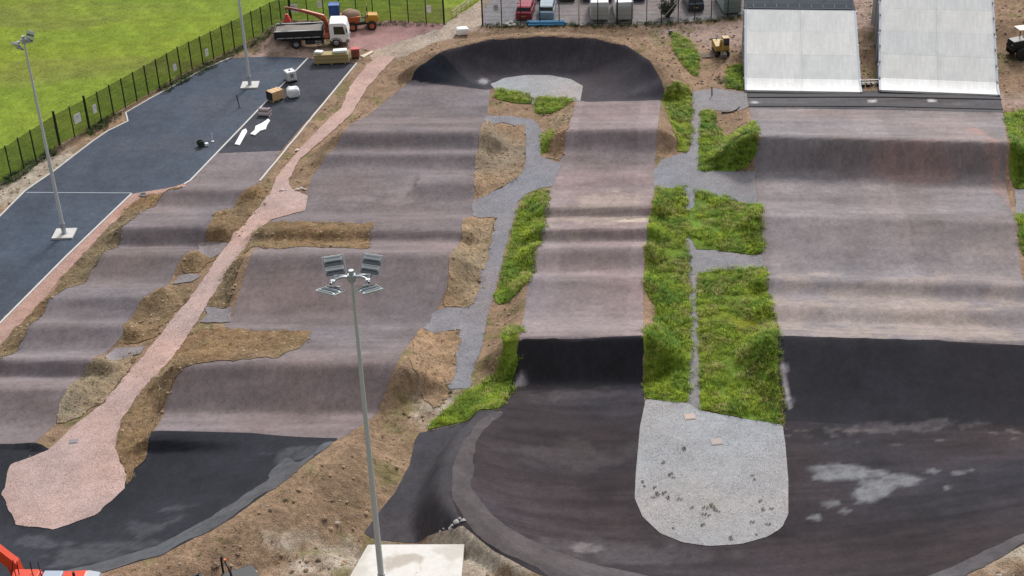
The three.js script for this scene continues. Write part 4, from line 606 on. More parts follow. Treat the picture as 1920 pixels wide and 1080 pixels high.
ramp('higher concrete start ramp beside the yellow site machine', [1653, 172], [1870, 175], 20, 8, 6, false);
{ // low rail and black blocks between the ramps
  const c = onGround(1632, 160), o = thing('low_barrier', 'low grey rail with black feet between the start ramps', 'barrier', c, 0);
  part('rail', [bar([-0.95, 0.55, 0], [0.95, 0.55, 0], 0.04), bar([-0.95, 0.3, 0], [0.95, 0.3, 0], 0.03)], P.galv, o); for (let k = 0; k < 4; k++) part('foot', bx(0.34, 0.24, 0.5, -0.75 + k * 0.5, 0.12, 0.05, 0.03), P.black, o); for (const x of [-0.9, 0, 0.9]) part('upright', bar([x, 0.1, 0], [x, 0.58, 0], 0.03), P.galv, o);
}
P.craneRed = std(lin(0.40, 0.085, 0.035), 0.5);
const standing = (px, py) => { let c = atHeight(px, py, 0); for (let k = 0; k < 6; k++) c = atHeight(px, py, heightAt(c.x, c.z)); console.log('standing', px, py, c.y.toFixed(2), c.z.toFixed(1)); return c; };     // a point of the ground below the frame
// ---------------------------------------------------------------- truck with crane
{
  const a = onGround(556, 89), b = onGround(631, 87), o = thing('tipper_truck', 'white cab tipper truck with black body and raised orange crane', 'truck', a.clone().lerp(b, 0.5), headingTo(a, b));
  const wb = a.distanceTo(b) / 2;                       // wheels at +-wb, cab to the right (+x)
  o.position.z -= 0.9; o.scale.set(1, 0.86, 1);
  for (const s of [-1, 1]) { wheel(o, 0.52, 0.36, wb, s * 1.02); wheel(o, 0.52, 0.6, -wb, s * 0.94); }
  part('chassis', [bx(2 * wb + 2.6, 0.28, 0.9, -0.3, 0.85, 0), bx(0.8, 0.5, 0.5, 0.4, 0.75, 0.95, 0.05), bx(1.1, 0.5, 0.5, -0.6, 0.72, 0.98, 0.05), bx(1.3, 0.12, 2.3, -wb, 1.14, 0)], P.black, o);
  part('side_guard', [bx(1.7, 0.1, 0.05, -0.3, 0.62, 1.2), bx(1.7, 0.1, 0.05, -0.3, 0.85, 1.2)], P.galv, o);
  const bo = part('tipper_body', [bx(5.0, 0.16, 2.4, -1.75, 1.35, 0), bx(5.0, 0.85, 0.08, -1.75, 1.82, 1.18), bx(5.0, 0.85, 0.08, -1.75, 1.82, -1.18), bx(0.08, 0.85, 2.4, -4.25, 1.82, 0), bx(0.08, 1.1, 2.4, 0.75, 1.95, 0), ...[0, 1, 2, 3, 4, 5].map((k) => bx(0.1, 0.9, 0.06, -4.1 + k * 0.93, 1.8, 1.24))], P.black, o);
  part('body_rail', [bx(4.9, 0.07, 0.09, -1.75, 2.27, 1.18), bx(4.9, 0.07, 0.09, -1.75, 2.27, -1.18), bx(4.6, 0.06, 0.05, -1.75, 1.42, 1.23)], P.galvDull, bo);
  part('load', (() => { const g = new THREE.PlaneGeometry(4.85, 2.24, 14, 7); g.rotateX(-Math.PI / 2); const p = g.attributes.position; for (let k = 0; k < p.count; k++) p.setY(k, 0.22 * fbm(p.getX(k) + 4, p.getZ(k) + 4, 3, 5)); g.computeVertexNormals(); g.translate(-1.75, 2.0, 0); return g; })(), std(lin(0.2, 0.185, 0.165), 1), bo);
  const cab = part('cab', [side([[1.75, 0.75], [3.1, 0.62], [3.55, 0.7], [3.6, 1.6], [3.42, 2.75], [3.2, 2.92], [1.85, 2.95], [1.75, 2.8]].map(([x, y]) => [x + wb - 2.3, y]), 2.35, 0.07)], P.white, o);
  const dx = wb - 2.3;
  part('windscreen', beam([3.625 + dx, 1.72, 0], [3.475 + dx, 2.62, 0], 2.0, 0.03), P.glass, cab);
  for (const s of [-1, 1]) part('side_window', (() => { const g = new THREE.ExtrudeGeometry(new THREE.Shape([[2.15, 1.6], [3.3, 1.55], [3.3, 1.75], [3.16, 2.55], [2.15, 2.6]].map(([x, y]) => new THREE.Vector2(x + dx, y))), { depth: 0.02, bevelEnabled: false }); g.translate(0, 0, s * 1.18 - 0.01); return boxUV(g); })(), P.glass, cab);
  part('bumper', [bx(0.35, 0.42, 2.38, 3.5 + dx, 0.72, 0, 0.06), bx(0.05, 0.3, 1.7, 3.64 + dx, 1.3, 0, 0.02)], P.grey, cab);
  for (const s of [-1, 1]) { part('headlight', bx(0.06, 0.16, 0.32, 3.69 + dx, 0.86, s * 0.92, 0.02), P.lampClear, cab); part('mirror', [bx(0.1, 0.5, 0.2, 3.5 + dx, 2.15, s * 1.38, 0.03), bar([3.4 + dx, 2.35, s * 1.15], [3.5 + dx, 2.35, s * 1.38], 0.02)], P.black, cab); part('wheel_arch', (() => { const g = new THREE.TorusGeometry(0.62, 0.06, 6, 14, Math.PI); g.translate(wb, 0.52, s * 1.15); return g; })(), P.black, cab); }
  const cr = part('crane_column', [bx(0.45, 0.5, 2.2, 1.15, 1.35, 0, 0.04), bx(0.42, 1.6, 0.42, 1.15, 2.1, 0, 0.04), beam([1.15, 2.8, 0], [0.9, 3.5, 0], 0.34, 0.4)], P.craneRed, o);
  part('crane_boom', [beam([0.95, 3.5, 0], [-1.3, 4.35, 0], 0.3, 0.36), beam([0.9, 2.9, 0.0], [-0.1, 3.75, 0], 0.12, 0.14)], P.craneRed, cr);
  part('crane_jib', [beam([-0.9, 4.2, 0], [-2.8, 4.8, 0], 0.22, 0.26), bx(0.3, 0.3, 0.3, -2.85, 4.75, 0, 0.03)], P.rust, cr);
  part('hook_cable', [bar([-2.9, 4.7, 0], [-2.9, 3.9, 0], 0.03)], P.black, cr);
  part('grab_bucket', [frustum(-3.3, -2.5, 0.5, 3.1, -3.1, -2.7, 0.25, 3.75), bx(0.3, 0.3, 0.5, -2.9, 3.85, 0, 0.04)], P.red, cr);
  part('hydraulic_hose', tube([[1.3, 2.2, 0.25], [0.9, 3.1, 0.3], [0.2, 3.7, 0.25], [-0.9, 4.1, 0.22]], 0.035), P.black, cr);
}
// ---------------------------------------------------------------- site dumpers and diggers
function dumper(label, pos, turn, body, hood, loaded, group) {
  const o = thing('site_dumper', label, 'dumper', pos, turn, group);
  for (const s of [-1, 1]) { wheel(o, 0.6, 0.45, -1.25, s * 0.95, body); wheel(o, 0.6, 0.45, 1.2, s * 0.95, body); }
  part('chassis', [bx(3.6, 0.35, 0.9, 0, 0.8, 0, 0.05), bx(0.5, 0.35, 1.8, -1.25, 0.65, 0), bx(0.5, 0.35, 1.8, 1.2, 0.65, 0)], P.black, o);
  const sk = part('skip', [frustum(-2.1, -0.35, 0.75, 1.0, -2.65, -0.15, 1.1, 1.9)], body, o);
  part('skip_rim', [bx(2.5, 0.08, 0.1, -1.4, 1.92, 1.08), bx(2.5, 0.08, 0.1, -1.4, 1.92, -1.08), bx(0.1, 0.08, 2.2, -0.16, 1.92, 0)], body, sk);
  if (loaded) part('soil_load', (() => { const g = new THREE.SphereGeometry(1, 16, 8, 0, 6.2832, 0, 1.5708), p = g.attributes.position; for (let k = 0; k < p.count; k++) { const x = p.getX(k), y = p.getY(k), z = p.getZ(k), q = 0.8 + 0.5 * fbm(x * 2 + 3, z * 2 + y, 3, 8); p.setXYZ(k, x * q, y * q, z * q); } g.scale(1.25, 0.75, 1.0); g.translate(-1.4, 1.82, 0); g.computeVertexNormals(); return g; })(), P.soilLoad, sk);
  part('engine_hood', [side([[0.55, 0.95], [2.0, 0.95], [2.1, 1.25], [1.95, 1.75], [0.7, 1.85]], 1.3, 0.08)], hood, o);
  part('seat', [bx(0.5, 0.15, 0.5, 0.35, 1.45, 0, 0.05), bx(0.14, 0.5, 0.5, 0.62, 1.75, 0, 0.05)], P.black, o);
  part('roll_frame', [tube([[0.75, 1.2, -0.6], [0.75, 2.7, -0.6], [0.75, 2.95, -0.4], [0.75, 2.95, 0.4], [0.75, 2.7, 0.6], [0.75, 1.2, 0.6]], 0.05, 30)], P.black, o);
  part('beacon', [cyl(0.06, 0.06, 0.12, 0.75, 3.06, 0)], P.orange, o);
  part('steering_wheel', (() => { const g = new THREE.TorusGeometry(0.2, 0.025, 6, 14); g.rotateX(1.1); g.translate(-0.02, 1.75, 0); return g; })(), P.black, o);
  for (const s of [-1, 1]) part('headlight', bx(0.1, 0.12, 0.16, 2.08, 1.45, s * 0.45, 0.02), P.lampClear, o);
  return o;
}
{ const a = onGround(650, 57), b = onGround(708, 54); dumper('orange site dumper heaped with soil behind the truck', a.clone().lerp(b, 0.5).add(new THREE.Vector3(0, 0, -0.4)), headingTo(a, b) + 0.12, std(lin(0.42, 0.12, 0.04), 0.6), std(lin(0.5, 0.26, 0.03), 0.6), true).scale.setScalar(0.85); }
{ const c = onGround(1926, 104); dumper('cream site machine with black frame beside the higher ramp', c, Math.PI + 0.2, P.black, P.black, false); part('canopy', bx(1.4, 0.1, 1.3, 0.9, 3.0, 0, 0.04), P.cream, scene.children[scene.children.length - 1]); }
function digger(label, name, pos, turn, s, body, counter, boomPts, armPts, extras) {      // tracked excavator facing local +x
  const o = thing(name, label, 'excavator', pos, turn); o.scale.setScalar(s);
  for (const q of [-1, 1]) { const t = part('track', side([[-1.55, 0.25], [-1.3, 0.04], [1.3, 0.04], [1.55, 0.25], [1.55, 0.5], [1.3, 0.72], [-1.3, 0.72], [-1.55, 0.5]], 0.5, 0.04).translate(0, 0, q * 0.95), P.tyre, o); part('track_roller', [-1.05, -0.35, 0.35, 1.05].map((x) => cyl(0.2, 0.2, 0.54, x, 0.36, q * 0.95, 'z', 12)), P.grey, t); }
  part('undercarriage', [bx(1.8, 0.35, 1.5, 0, 0.5, 0), cyl(0.6, 0.6, 0.25, 0, 0.78, 0, 'y', 18)], P.black, o);
  const h = part('house', [side([[-1.9, 0.95], [1.2, 0.95], [1.3, 1.15], [1.2, 1.75], [-1.5, 1.95], [-1.9, 1.8]], 2.3, 0.08)], body, o);
  part('counterweight', side([[-2.15, 0.95], [-1.7, 0.95], [-1.7, 1.98], [-2.05, 1.9], [-2.2, 1.5]], 2.2, 0.1), counter, h);
  const c = part('cab', [side([[-0.2, 1.72], [1.15, 1.7], [1.22, 2.2], [1.0, 2.9], [-0.1, 2.95], [-0.22, 2.5]], 1.0, 0.06).translate(0, 0, -0.62)], P.glass, h);
  part('cab_roof', [bx(1.25, 0.09, 1.06, 0.42, 2.98, -0.62, 0.03), bar([1.2, 1.75, -0.14], [0.98, 2.92, -0.14], 0.04), bar([-0.2, 1.75, -0.14], [-0.14, 2.92, -0.14], 0.04), bar([1.2, 1.75, -1.1], [0.98, 2.92, -1.1], 0.04), bar([-0.2, 1.75, -1.1], [-0.14, 2.92, -1.1], 0.04)], body, c);
  part('exhaust', [bar([-1.2, 1.9, 0.5], [-1.2, 2.45, 0.5], 0.06)], P.black, h);
  const bm = part('boom', boomPts.slice(1).map((p, k) => beam(boomPts[k], p, 0.34, 0.46)).concat(boomPts.slice(1, -1).map((p) => cyl(0.24, 0.24, 0.36, ...p, 'z', 14))), body, o);
  part('boom_cylinder', [bar([0.9, 1.1, 0.3], [boomPts[1][0] - 0.2, boomPts[1][1] - 0.35, 0.3], 0.07)], P.galv, bm);
  const ar = part('arm', armPts.slice(1).map((p, k) => beam(armPts[k], p, 0.26, 0.36)), body, bm);
  const e = armPts[armPts.length - 1]; part('bucket', [side([[0, 0], [0.75, -0.2], [0.55, -0.75], [0, -0.8], [-0.2, -0.35]].map(([x, y]) => [x + e[0] - 0.3, y + e[1] + 0.1]), 0.9, 0.04)], P.grey, ar);
  if (extras) extras(h); return o;
}
{ // big red excavator at the near left corner, only its top reaches into the picture
  const c = standing(98, 1170);
  const red = std(lin(0.62, 0.055, 0.018), 0.4);
  digger('red-orange excavator with arched boom at the edge of the third turn', 'excavator', c, Math.PI - 0.06, 1.25, red, std(lin(0.30, 0.33, 0.37), 0.5), [[0.9, 1.4, 0.3], [1.15, 3.1, 0.3], [2.5, 4.75, 0.3], [3.7, 5.4, 0.3], [5.0, 5.3, 0.3]], [[5.0, 5.4, 0.3], [5.8, 3.2, 0.3], [5.6, 1.4, 0.3]], (h) => {
    part('roof_guard', [bx(1.1, 0.16, 0.9, 0.35, 3.12, -0.6, 0.05)], red, h); part('roof_hatch', [bx(0.8, 0.14, 0.8, -0.75, 3.1, -0.6, 0.04), bar([-0.75, 1.9, -0.6], [-0.75, 3.1, -0.6], 0.2)], std(lin(0.33, 0.38, 0.46), 0.4), h);
    for (const [x, z, d, q] of [[1.0, -0.4, 0.25, 0.75], [0.62, -0.5, 0.05, 0.75], [0.55, -0.9, 0.0, 0.6], [0.1, -0.4, 0.03, 0.7], [-0.02, -0.6, -0.02, 0.75], [-0.3, -0.5, 0.0, 0.75]]) part('grab_rail', [bar([x, 3.0, z], [x - d, 3.15 + q, z], 0.02)], P.black, h);
  });
}
{ const c = onGround(1353, 106); digger('small yellow excavator standing on the earth left of the ramps', 'mini_excavator', c.add(new THREE.Vector3(0, 0, -0.8)), -1.5, 0.62, std(lin(0.36, 0.23, 0.05), 0.6), P.black, [[0.9, 1.5, 0.3], [1.7, 2.9, 0.3], [2.6, 3.2, 0.3]], [[2.6, 3.25, 0.3], [2.75, 1.9, 0.3], [2.3, 0.95, 0.3]]); }
{ const c = standing(408, 1166); dumper('site dumper whose black roll hoop rises above the brown bank', c, 0.5, P.black, P.black, false).scale.setScalar(1.25); }
// ---------------------------------------------------------------- vehicles in the car park
function car(label, px, py, turn, paint, group = 'vehicles in the car park', L = 4.1, W = 1.76, Hh = 1.47, name = 'parked_car') {
  const c = onGround(px, py), o = thing(name, label, 'car', c, turn, group), h = L / 2, m = std(paint, 0.3, 0.25);
  for (const s of [-1, 1]) { wheel(o, 0.31, 0.2, h - 0.78, s * (W / 2 - 0.12)); wheel(o, 0.31, 0.2, -h + 0.72, s * (W / 2 - 0.12)); }
  const b = part('body', [side([[-h, 0.3], [h, 0.28], [h + 0.02, 0.6], [h - 0.25, 0.78], [h - 1.05, 0.92], [-h + 0.3, 0.98], [-h, 0.85]], W, 0.1), frustum(-h + 0.35, h - 1.35, W / 2 - 0.14, Hh - 0.09, -h + 0.55, h - 1.6, W / 2 - 0.2, Hh)], m, o);
  part('window_band', frustum(-h + 0.08, h - 0.85, W / 2 - 0.05, 0.9, -h + 0.36, h - 1.4, W / 2 - 0.15, Hh - 0.085), P.glass, b);
  part('pillar', [-1, 1].flatMap((s) => [beam([-h + 0.09, 0.9, s * (W / 2 - 0.08)], [-h + 0.38, Hh - 0.06, s * (W / 2 - 0.17)], 0.09, 0.1), beam([h - 0.87, 0.9, s * (W / 2 - 0.08)], [h - 1.42, Hh - 0.06, s * (W / 2 - 0.17)], 0.07, 0.08), beam([0.0, 0.9, s * (W / 2 - 0.045)], [-0.05, Hh - 0.06, s * (W / 2 - 0.145)], 0.06, 0.1)]), m, b);
  for (const s of [-1, 1]) { part('tail_light', bx(0.08, 0.3, 0.2, -h - 0.0, 0.8, s * (W / 2 - 0.2), 0.02), P.lampRed, b); part('headlight', bx(0.12, 0.16, 0.3, h - 0.06, 0.65, s * (W / 2 - 0.28), 0.03), P.lampClear, b); part('door_mirror', bx(0.12, 0.14, 0.18, h - 1.25, 0.98, s * (W / 2 + 0.06), 0.03), m, b); }
  part('bumper', [bx(0.12, 0.22, W - 0.2, -h - 0.02, 0.42, 0, 0.04), bx(0.12, 0.2, W - 0.2, h + 0.02, 0.4, 0, 0.04)], P.black, b); part('number_plate', [bx(0.02, 0.11, 0.5, -h - 0.1, 0.55, 0)], P.yellow, b);
  return o;
}
function van(label, px, py, turn, paint, L = 5.0, W = 1.95, Hh = 2.0) {
  const c = onGround(px, py), o = thing('parked_van', label, 'van', c, turn, 'vehicles in the car park'), h = L / 2, m = std(paint, 0.35, 0.1);
  for (const s of [-1, 1]) { wheel(o, 0.34, 0.22, h - 0.95, s * (W / 2 - 0.14)); wheel(o, 0.34, 0.22, -h + 0.95, s * (W / 2 - 0.14)); }
  const b = part('body', side([[-h, 0.35], [h, 0.33], [h + 0.03, 0.75], [h - 0.2, 1.05], [h - 0.85, 1.2], [h - 1.6, Hh - 0.06], [h - 2.0, Hh], [-h + 0.12, Hh], [-h, 1.6]], W, 0.12), m, o);
  part('windscreen', beam([h - 0.86, 1.24, 0], [h - 1.5, Hh - 0.14, 0], W - 0.35, 0.05), P.glass, b);
  for (const s of [-1, 1]) { part('rear_window', bx(0.04, 0.5, 0.68, -h - 0.01, 1.42, s * 0.42, 0.02), P.paneBlue, b); part('rear_door', bx(0.03, 1.15, 0.86, -h - 0.002, 0.95, s * 0.445, 0.01), m, b); part('tail_light', bx(0.06, 0.42, 0.12, -h - 0.0, 0.95, s * (W / 2 - 0.12), 0.02), P.lampRed, b); part('side_window', bx(0.9, 0.5, 0.03, h - 1.75, 1.45, s * (W / 2 - 0.005), 0.01), P.glass, b); part('door_mirror', bx(0.12, 0.24, 0.2, h - 1.05, 1.3, s * (W / 2 + 0.1), 0.03), P.black, b); part('headlight', bx(0.1, 0.22, 0.3, h - 0.02, 0.8, s * (W / 2 - 0.28), 0.03), P.lampClear, b); }
  part('bumper', [bx(0.14, 0.24, W - 0.1, -h - 0.04, 0.42, 0, 0.04), bx(0.14, 0.26, W - 0.1, h + 0.03, 0.45, 0, 0.04)], P.black, b); part('number_plate', bx(0.02, 0.11, 0.5, -h - 0.05, 0.72, 0), P.yellow, b);
  return o;
}
P.paneBlue = std(lin(0.22, 0.30, 0.36), 0.15);
const BACK = Math.PI / 2;                               // nose away from the camera, tail towards the fence
car('crimson hatchback parked by the car park fence', 986, 27, BACK - 0.14, lin(0.36, 0.02, 0.05));
car('silver-blue hatchback parked beside the crimson hatchback', 1026, 26, BACK - 0.10, lin(0.34, 0.42, 0.47));
van('white van parked behind the pale post', 1123, 25, BACK - 0.04, lin(0.88, 0.89, 0.9));
van('white van parked behind the stout dark fence post', 1167, 25, BACK, lin(0.88, 0.89, 0.9));
van('pale green-blue van parked beside the lower ramp', 1364, 13, BACK + 0.06, lin(0.42, 0.55, 0.55));
car('dark blue car parked next to the bare shrub', 1299, 11, BACK + 0.05, lin(0.015, 0.02, 0.05));
for (const [x, c, l] of [[1020, lin(0.03, 0.03, 0.04), 'black car in the far row behind the silver-blue hatchback'], [1062, lin(0.02, 0.02, 0.025), 'black car in the far row behind the empty bay'], [1105, lin(0.03, 0.04, 0.1), 'dark blue car in the far row behind the first white van'], [1146, lin(0.05, 0.05, 0.055), 'charcoal car in the far row between the white vans'], [1192, lin(0.02, 0.022, 0.09), 'navy car in the far row right of the white vans']]) car(l, x, -7, -BACK, c);
// ---------------------------------------------------------------- things lying about the site
const G0 = (x, y) => onGround(x, y);
{ // bulk containers on the dark lane
  const c = G0(545, 152), o = thing('bulk_container', 'white caged bulk liquid container on the kerb', 'container', c, 0.5); part('tank', bx(0.98, 0.95, 1.0, 0, 0.67, 0, 0.12), P.plastic, o); part('cap', cyl(0.12, 0.12, 0.06, 0, 1.17, 0), P.black, o); part('label_plate', bx(0.34, 0.4, 0.02, 0.0, 0.75, 0.54), P.grey, o);
  const cage = []; for (let k = 0; k < 6; k++) { const t = -0.5 + k * 0.2; for (const s of [-0.53, 0.53]) { cage.push(bar([t, 0.16, s], [t, 1.16, s], 0.012, 0.012, 5), bar([s, 0.16, t], [s, 1.16, t], 0.012, 0.012, 5)); } } for (const y of [0.2, 0.5, 0.8, 1.15]) for (const s of [-0.53, 0.53]) cage.push(bar([-0.53, y, s], [0.53, y, s], 0.012, 0.012, 5), bar([s, y, -0.53], [s, y, 0.53], 0.012, 0.012, 5)); part('cage', cage, P.galv, o); part('pallet', [bx(1.1, 0.04, 1.1, 0, 0.15, 0), ...[-0.45, 0, 0.45].map((x) => bx(0.12, 0.13, 1.1, x, 0.065, 0))], P.black, o);
}
const sackGeo = (w, h, d, s) => { const g = new RoundedBoxGeometry(w, h, d, 5, Math.min(w, h, d) * 0.28), p = g.attributes.position; for (let k = 0; k < p.count; k++) { const x = p.getX(k), y = p.getY(k), z = p.getZ(k), n = 0.92 + 0.2 * vnoise(x * 3 + s, y * 3 + z * 3, s); p.setXYZ(k, x * n * (1 + 0.06 * Math.cos(y * 5)), y * (0.95 + 0.08 * vnoise(x * 2 + s, z * 2, s + 1)), z * n); } g.translate(0, h / 2, 0); g.computeVertexNormals(); return boxUV(g); };
single('bulk_bag', 'bulging white bulk bag on the dark asphalt lane', 'bag', [sackGeo(1.15, 0.98, 1.05, 3), bx(0.3, 0.03, 0.1, 0.3, 1.0, 0.2), bx(0.1, 0.03, 0.3, -0.3, 1.0, -0.2)], P.plastic, G0(551, 181), 0.3);
{ const o = thing('timber_crate', 'tan crate with a black end standing on the kerb', 'crate', G0(517, 187), 0.75); part('box', bx(1.35, 0.85, 0.95, 0, 0.6, 0, 0.03), std(lin(0.60, 0.37, 0.16), 0.8), o); part('end_panel', bx(0.05, 0.86, 0.96, -0.69, 0.6, 0), P.black, o); for (const x of [-0.4, 0.05, 0.5]) part('batten', [bx(0.08, 0.87, 0.03, x, 0.6, 0.49), bx(0.08, 0.03, 0.97, x, 1.04, 0)], P.ply, o); part('pallet', [bx(1.4, 0.04, 1.0, 0, 0.15, 0), ...[-0.6, 0, 0.6].map((x) => bx(0.1, 0.13, 1.0, x, 0.065, 0))], P.timber, o); }
{ const o = thing('drain_pipe_stack', 'short pinkish grey drain pipes stacked on the asphalt lane', 'pipes', G0(497, 216), -0.2); const pm = std(lin(0.40, 0.33, 0.34), 0.85); for (const [y, z] of [[0.2, -0.22], [0.2, 0.22], [0.55, 0]]) { const g = new THREE.LatheGeometry([[0.14, -0.55], [0.2, -0.55], [0.2, 0.4], [0.24, 0.42], [0.24, 0.55], [0.15, 0.55], [0.14, -0.55]].map((p) => new THREE.Vector2(...p)), 18); g.rotateZ(-Math.PI / 2); g.translate(0, y, z); part('pipe', g, pm, o); } }
function slab(name, label, pts, h, mat, cat) { const w = pts.map(([a, b]) => G0(a, b)), c = w.reduce((s, p) => s.add(p), new THREE.Vector3()).multiplyScalar(1 / w.length), g = new THREE.ExtrudeGeometry(new THREE.Shape(w.map((p) => new THREE.Vector2(p.x - c.x, -(p.z - c.z)))), { depth: h, bevelEnabled: true, bevelSize: 0.03, bevelThickness: 0.02, bevelSegments: 2 }); g.rotateX(-Math.PI / 2); const p = g.attributes.position; for (let k = 0; k < p.count; k++) p.setY(k, p.getY(k) + 0.05 * vnoise(p.getX(k) * 2, p.getZ(k) * 2, 7)); g.computeVertexNormals(); c.y = heightAt(c.x, c.z) + 0.02; return single(name, label, cat, boxUV(g), mat, c); }
slab('white_sheet', 'narrow white sheet lying on the asphalt lane', [[441, 272], [449, 273], [463, 248], [461, 243], [455, 246]], 0.06, P.white, 'sheet');
slab('white_sheet', 'ragged white sheet lying on the asphalt lane', [[470, 253], [478, 255], [487, 247], [498, 244], [500, 237], [506, 228], [503, 225], [492, 233], [480, 238], [478, 246]], 0.07, P.white, 'sheet');
{ const o = thing('steel_stake', 'thin black stake standing on the asphalt yard', 'post', G0(449, 202), 0); part('stem', bar([0, 0, 0], [-0.12, 1.35, 0], 0.05), P.black, o); part('foot', bx(0.5, 0.05, 0.24, 0.08, 0.035, 0, 0.02), P.black, o); }
{ const o = thing('cable_reel', 'small dark green reel lying on the asphalt yard', 'reel', G0(377, 275), 0.4); part('flange', [cyl(0.32, 0.32, 0.05, 0, 0.32, -0.2, 'z', 18), cyl(0.32, 0.32, 0.05, 0, 0.32, 0.2, 'z', 18)], std(lin(0.012, 0.035, 0.022), 0.6), o); part('core', cyl(0.2, 0.2, 0.38, 0, 0.32, 0, 'z', 14), P.black, o); part('white_drum', bx(0.36, 0.3, 0.34, 0.5, 0.16, 0.1, 0.08), P.plastic, o); }
{ const o = thing('marker_peg', 'thin white peg standing beside the dark reel', 'peg', G0(398, 266), 0); part('stem', bar([0, 0, 0], [0.06, 0.85, 0], 0.03), P.white, o); part('foot', bx(0.24, 0.08, 0.2, 0.04, 0.04, 0, 0.02), P.white, o); }
{ // long stack of yellow shuttering with bags on top
  const o = thing('shuttering_stack', 'long stack of yellow-brown shuttering boards at the lane end', 'board stack', G0(622, 121), 0.02); for (let k = 0; k < 7; k++) part('board', bx(3.55 - (k % 2) * 0.08, 0.12, 1.1 + (k % 3) * 0.04, (k % 2) * 0.06, 0.2 + k * 0.135, -0.5, 0.01), k % 3 === 1 ? P.timber : P.khaki, o); for (const x of [-1.4, 0, 1.4]) part('bearer', bx(0.12, 0.13, 1.1, x, 0.065, -0.5), P.timber, o);
  const t = G0(622, 121); single('cement_bag', 'wide white bag lying on the shuttering stack', 'bag', sackGeo(1.3, 0.28, 0.7, 5), P.white, t.clone().add(new THREE.Vector3(0.9, 1.1, -0.6)), 0.1); single('cement_bag', 'smaller white bag at the end of the shuttering stack', 'bag', sackGeo(0.75, 0.24, 0.6, 9), P.white, t.clone().add(new THREE.Vector3(-1.25, 1.1, -0.5)), -0.3);
}
{ const o = thing('tool_box', 'rust-red site tool box at the end of the lane', 'tool box', G0(667, 108), 0.06); part('case', bx(0.85, 0.8, 0.7, 0, 0.55, 0, 0.03), P.rust, o); part('lid', bx(0.9, 0.1, 0.75, 0, 1.0, 0, 0.03), P.red, o); part('skid', [bx(0.1, 0.15, 0.7, -0.3, 0.075, 0), bx(0.1, 0.15, 0.7, 0.3, 0.075, 0)], P.black, o); part('handle', tube([[-0.15, 0.7, 0.36], [-0.15, 0.7, 0.45], [0.15, 0.7, 0.45], [0.15, 0.7, 0.36]], 0.02), P.black, o); }
slab('plank', 'pale plank lying on the earth beside the tool box', [[676, 106], [681, 109], [700, 99], [698, 96]], 0.05, P.ply, 'plank');
single('bulk_bag', 'white bulk bag at the head of the sandy track', 'bag', [sackGeo(1.25, 0.75, 1.0, 13)], P.white, G0(867, 64), 0.2);
{ const o = thing('portable_toilet', 'blue portable toilet standing behind the truck', 'toilet', G0(629, 44), 0); part('cabin', bx(1.1, 2.1, 1.1, 0, 1.1, 0, 0.05), P.blue, o); part('roof', bx(1.18, 0.14, 1.18, 0, 2.2, 0, 0.06), std(lin(0.05, 0.13, 0.36), 0.4), o); part('door', [bx(0.72, 1.85, 0.03, 0, 1.08, 0.56, 0.01), bx(0.05, 0.16, 0.06, 0.28, 1.1, 0.59)], std(lin(0.03, 0.09, 0.32), 0.45), o); part('base', bx(1.2, 0.12, 1.2, 0, 0.06, 0, 0.02), P.black, o); }
{ // blue pipes and rubble behind the second turn
  const a = G0(990, 49), b = G0(1058, 48), c = a.clone().lerp(b, 0.5), L = a.distanceTo(b), t = headingTo(a, b);
  for (const [k, [y, z, d]] of [[0.13, 0, 0], [0.13, -0.28, 0.2], [0.13, -0.56, -0.15], [0.36, -0.14, 0.1], [0.36, -0.42, -0.1]].entries()) { const p = c.clone(); const g = new THREE.LatheGeometry([[0.1, -L / 2], [0.125, -L / 2], [0.125, L / 2], [0.1, L / 2], [0.1, -L / 2]].map((q) => new THREE.Vector2(...q)), 14); g.rotateZ(Math.PI / 2); g.translate(d, y, z); single('water_pipe', 'long blue water pipe in the stack below the car park fence', 'pipe', g, P.pipeBlue, p, t, 'blue pipes stacked below the car park fence'); }
  const rock = (label, px, py, s, c2, grp) => { const g = clodGeo.clone(); g.deleteAttribute('uv'); g.scale(s, s * 0.8, s * 0.8); g.translate(0, s * 0.3, 0); return single('rubble', label, 'rubble', g, std(c2, 0.95), G0(px, py), px * 2.7 % 6, grp); };
  for (const [x, y, s] of [[950, 47, 0.34], [957, 45, 0.4], [963, 48, 0.3], [956, 49, 0.26]]) rock('pale lump of rubble beside the blue pipes', x, y, s, lin(0.52, 0.5, 0.46), 'rubble beside the blue pipes');
  for (const [x, y, s] of [[848, 986, 0.12], [856, 980, 0.2], [862, 973, 0.11], [845, 992, 0.16], [832, 992, 0.09], [868, 977, 0.15], [852, 994, 0.08], [826, 998, 0.12]]) rock('broken grey lump of concrete at the foot of the berm lip', x, y, s, lin(0.33, 0.31, 0.3), 'broken concrete at the berm foot');
  for (const [x, y, s] of [[528, 358, 0.22], [537, 357, 0.15]]) rock('pale stone in the mouth of the pink path junction', x, y, s, lin(0.48, 0.4, 0.36), 'stones in the pink path junction');
  for (const [x, y, s] of [[557, 357, 0.22], [565, 355, 0.25], [572, 356, 0.18]]) rock('pale stone at the edge of the third straight', x, y, s, lin(0.45, 0.38, 0.33), 'stones at the edge of the third straight');
  rock('single white stone lying on the pink path', 557, 283, 0.22, lin(0.62, 0.53, 0.48)); 
}
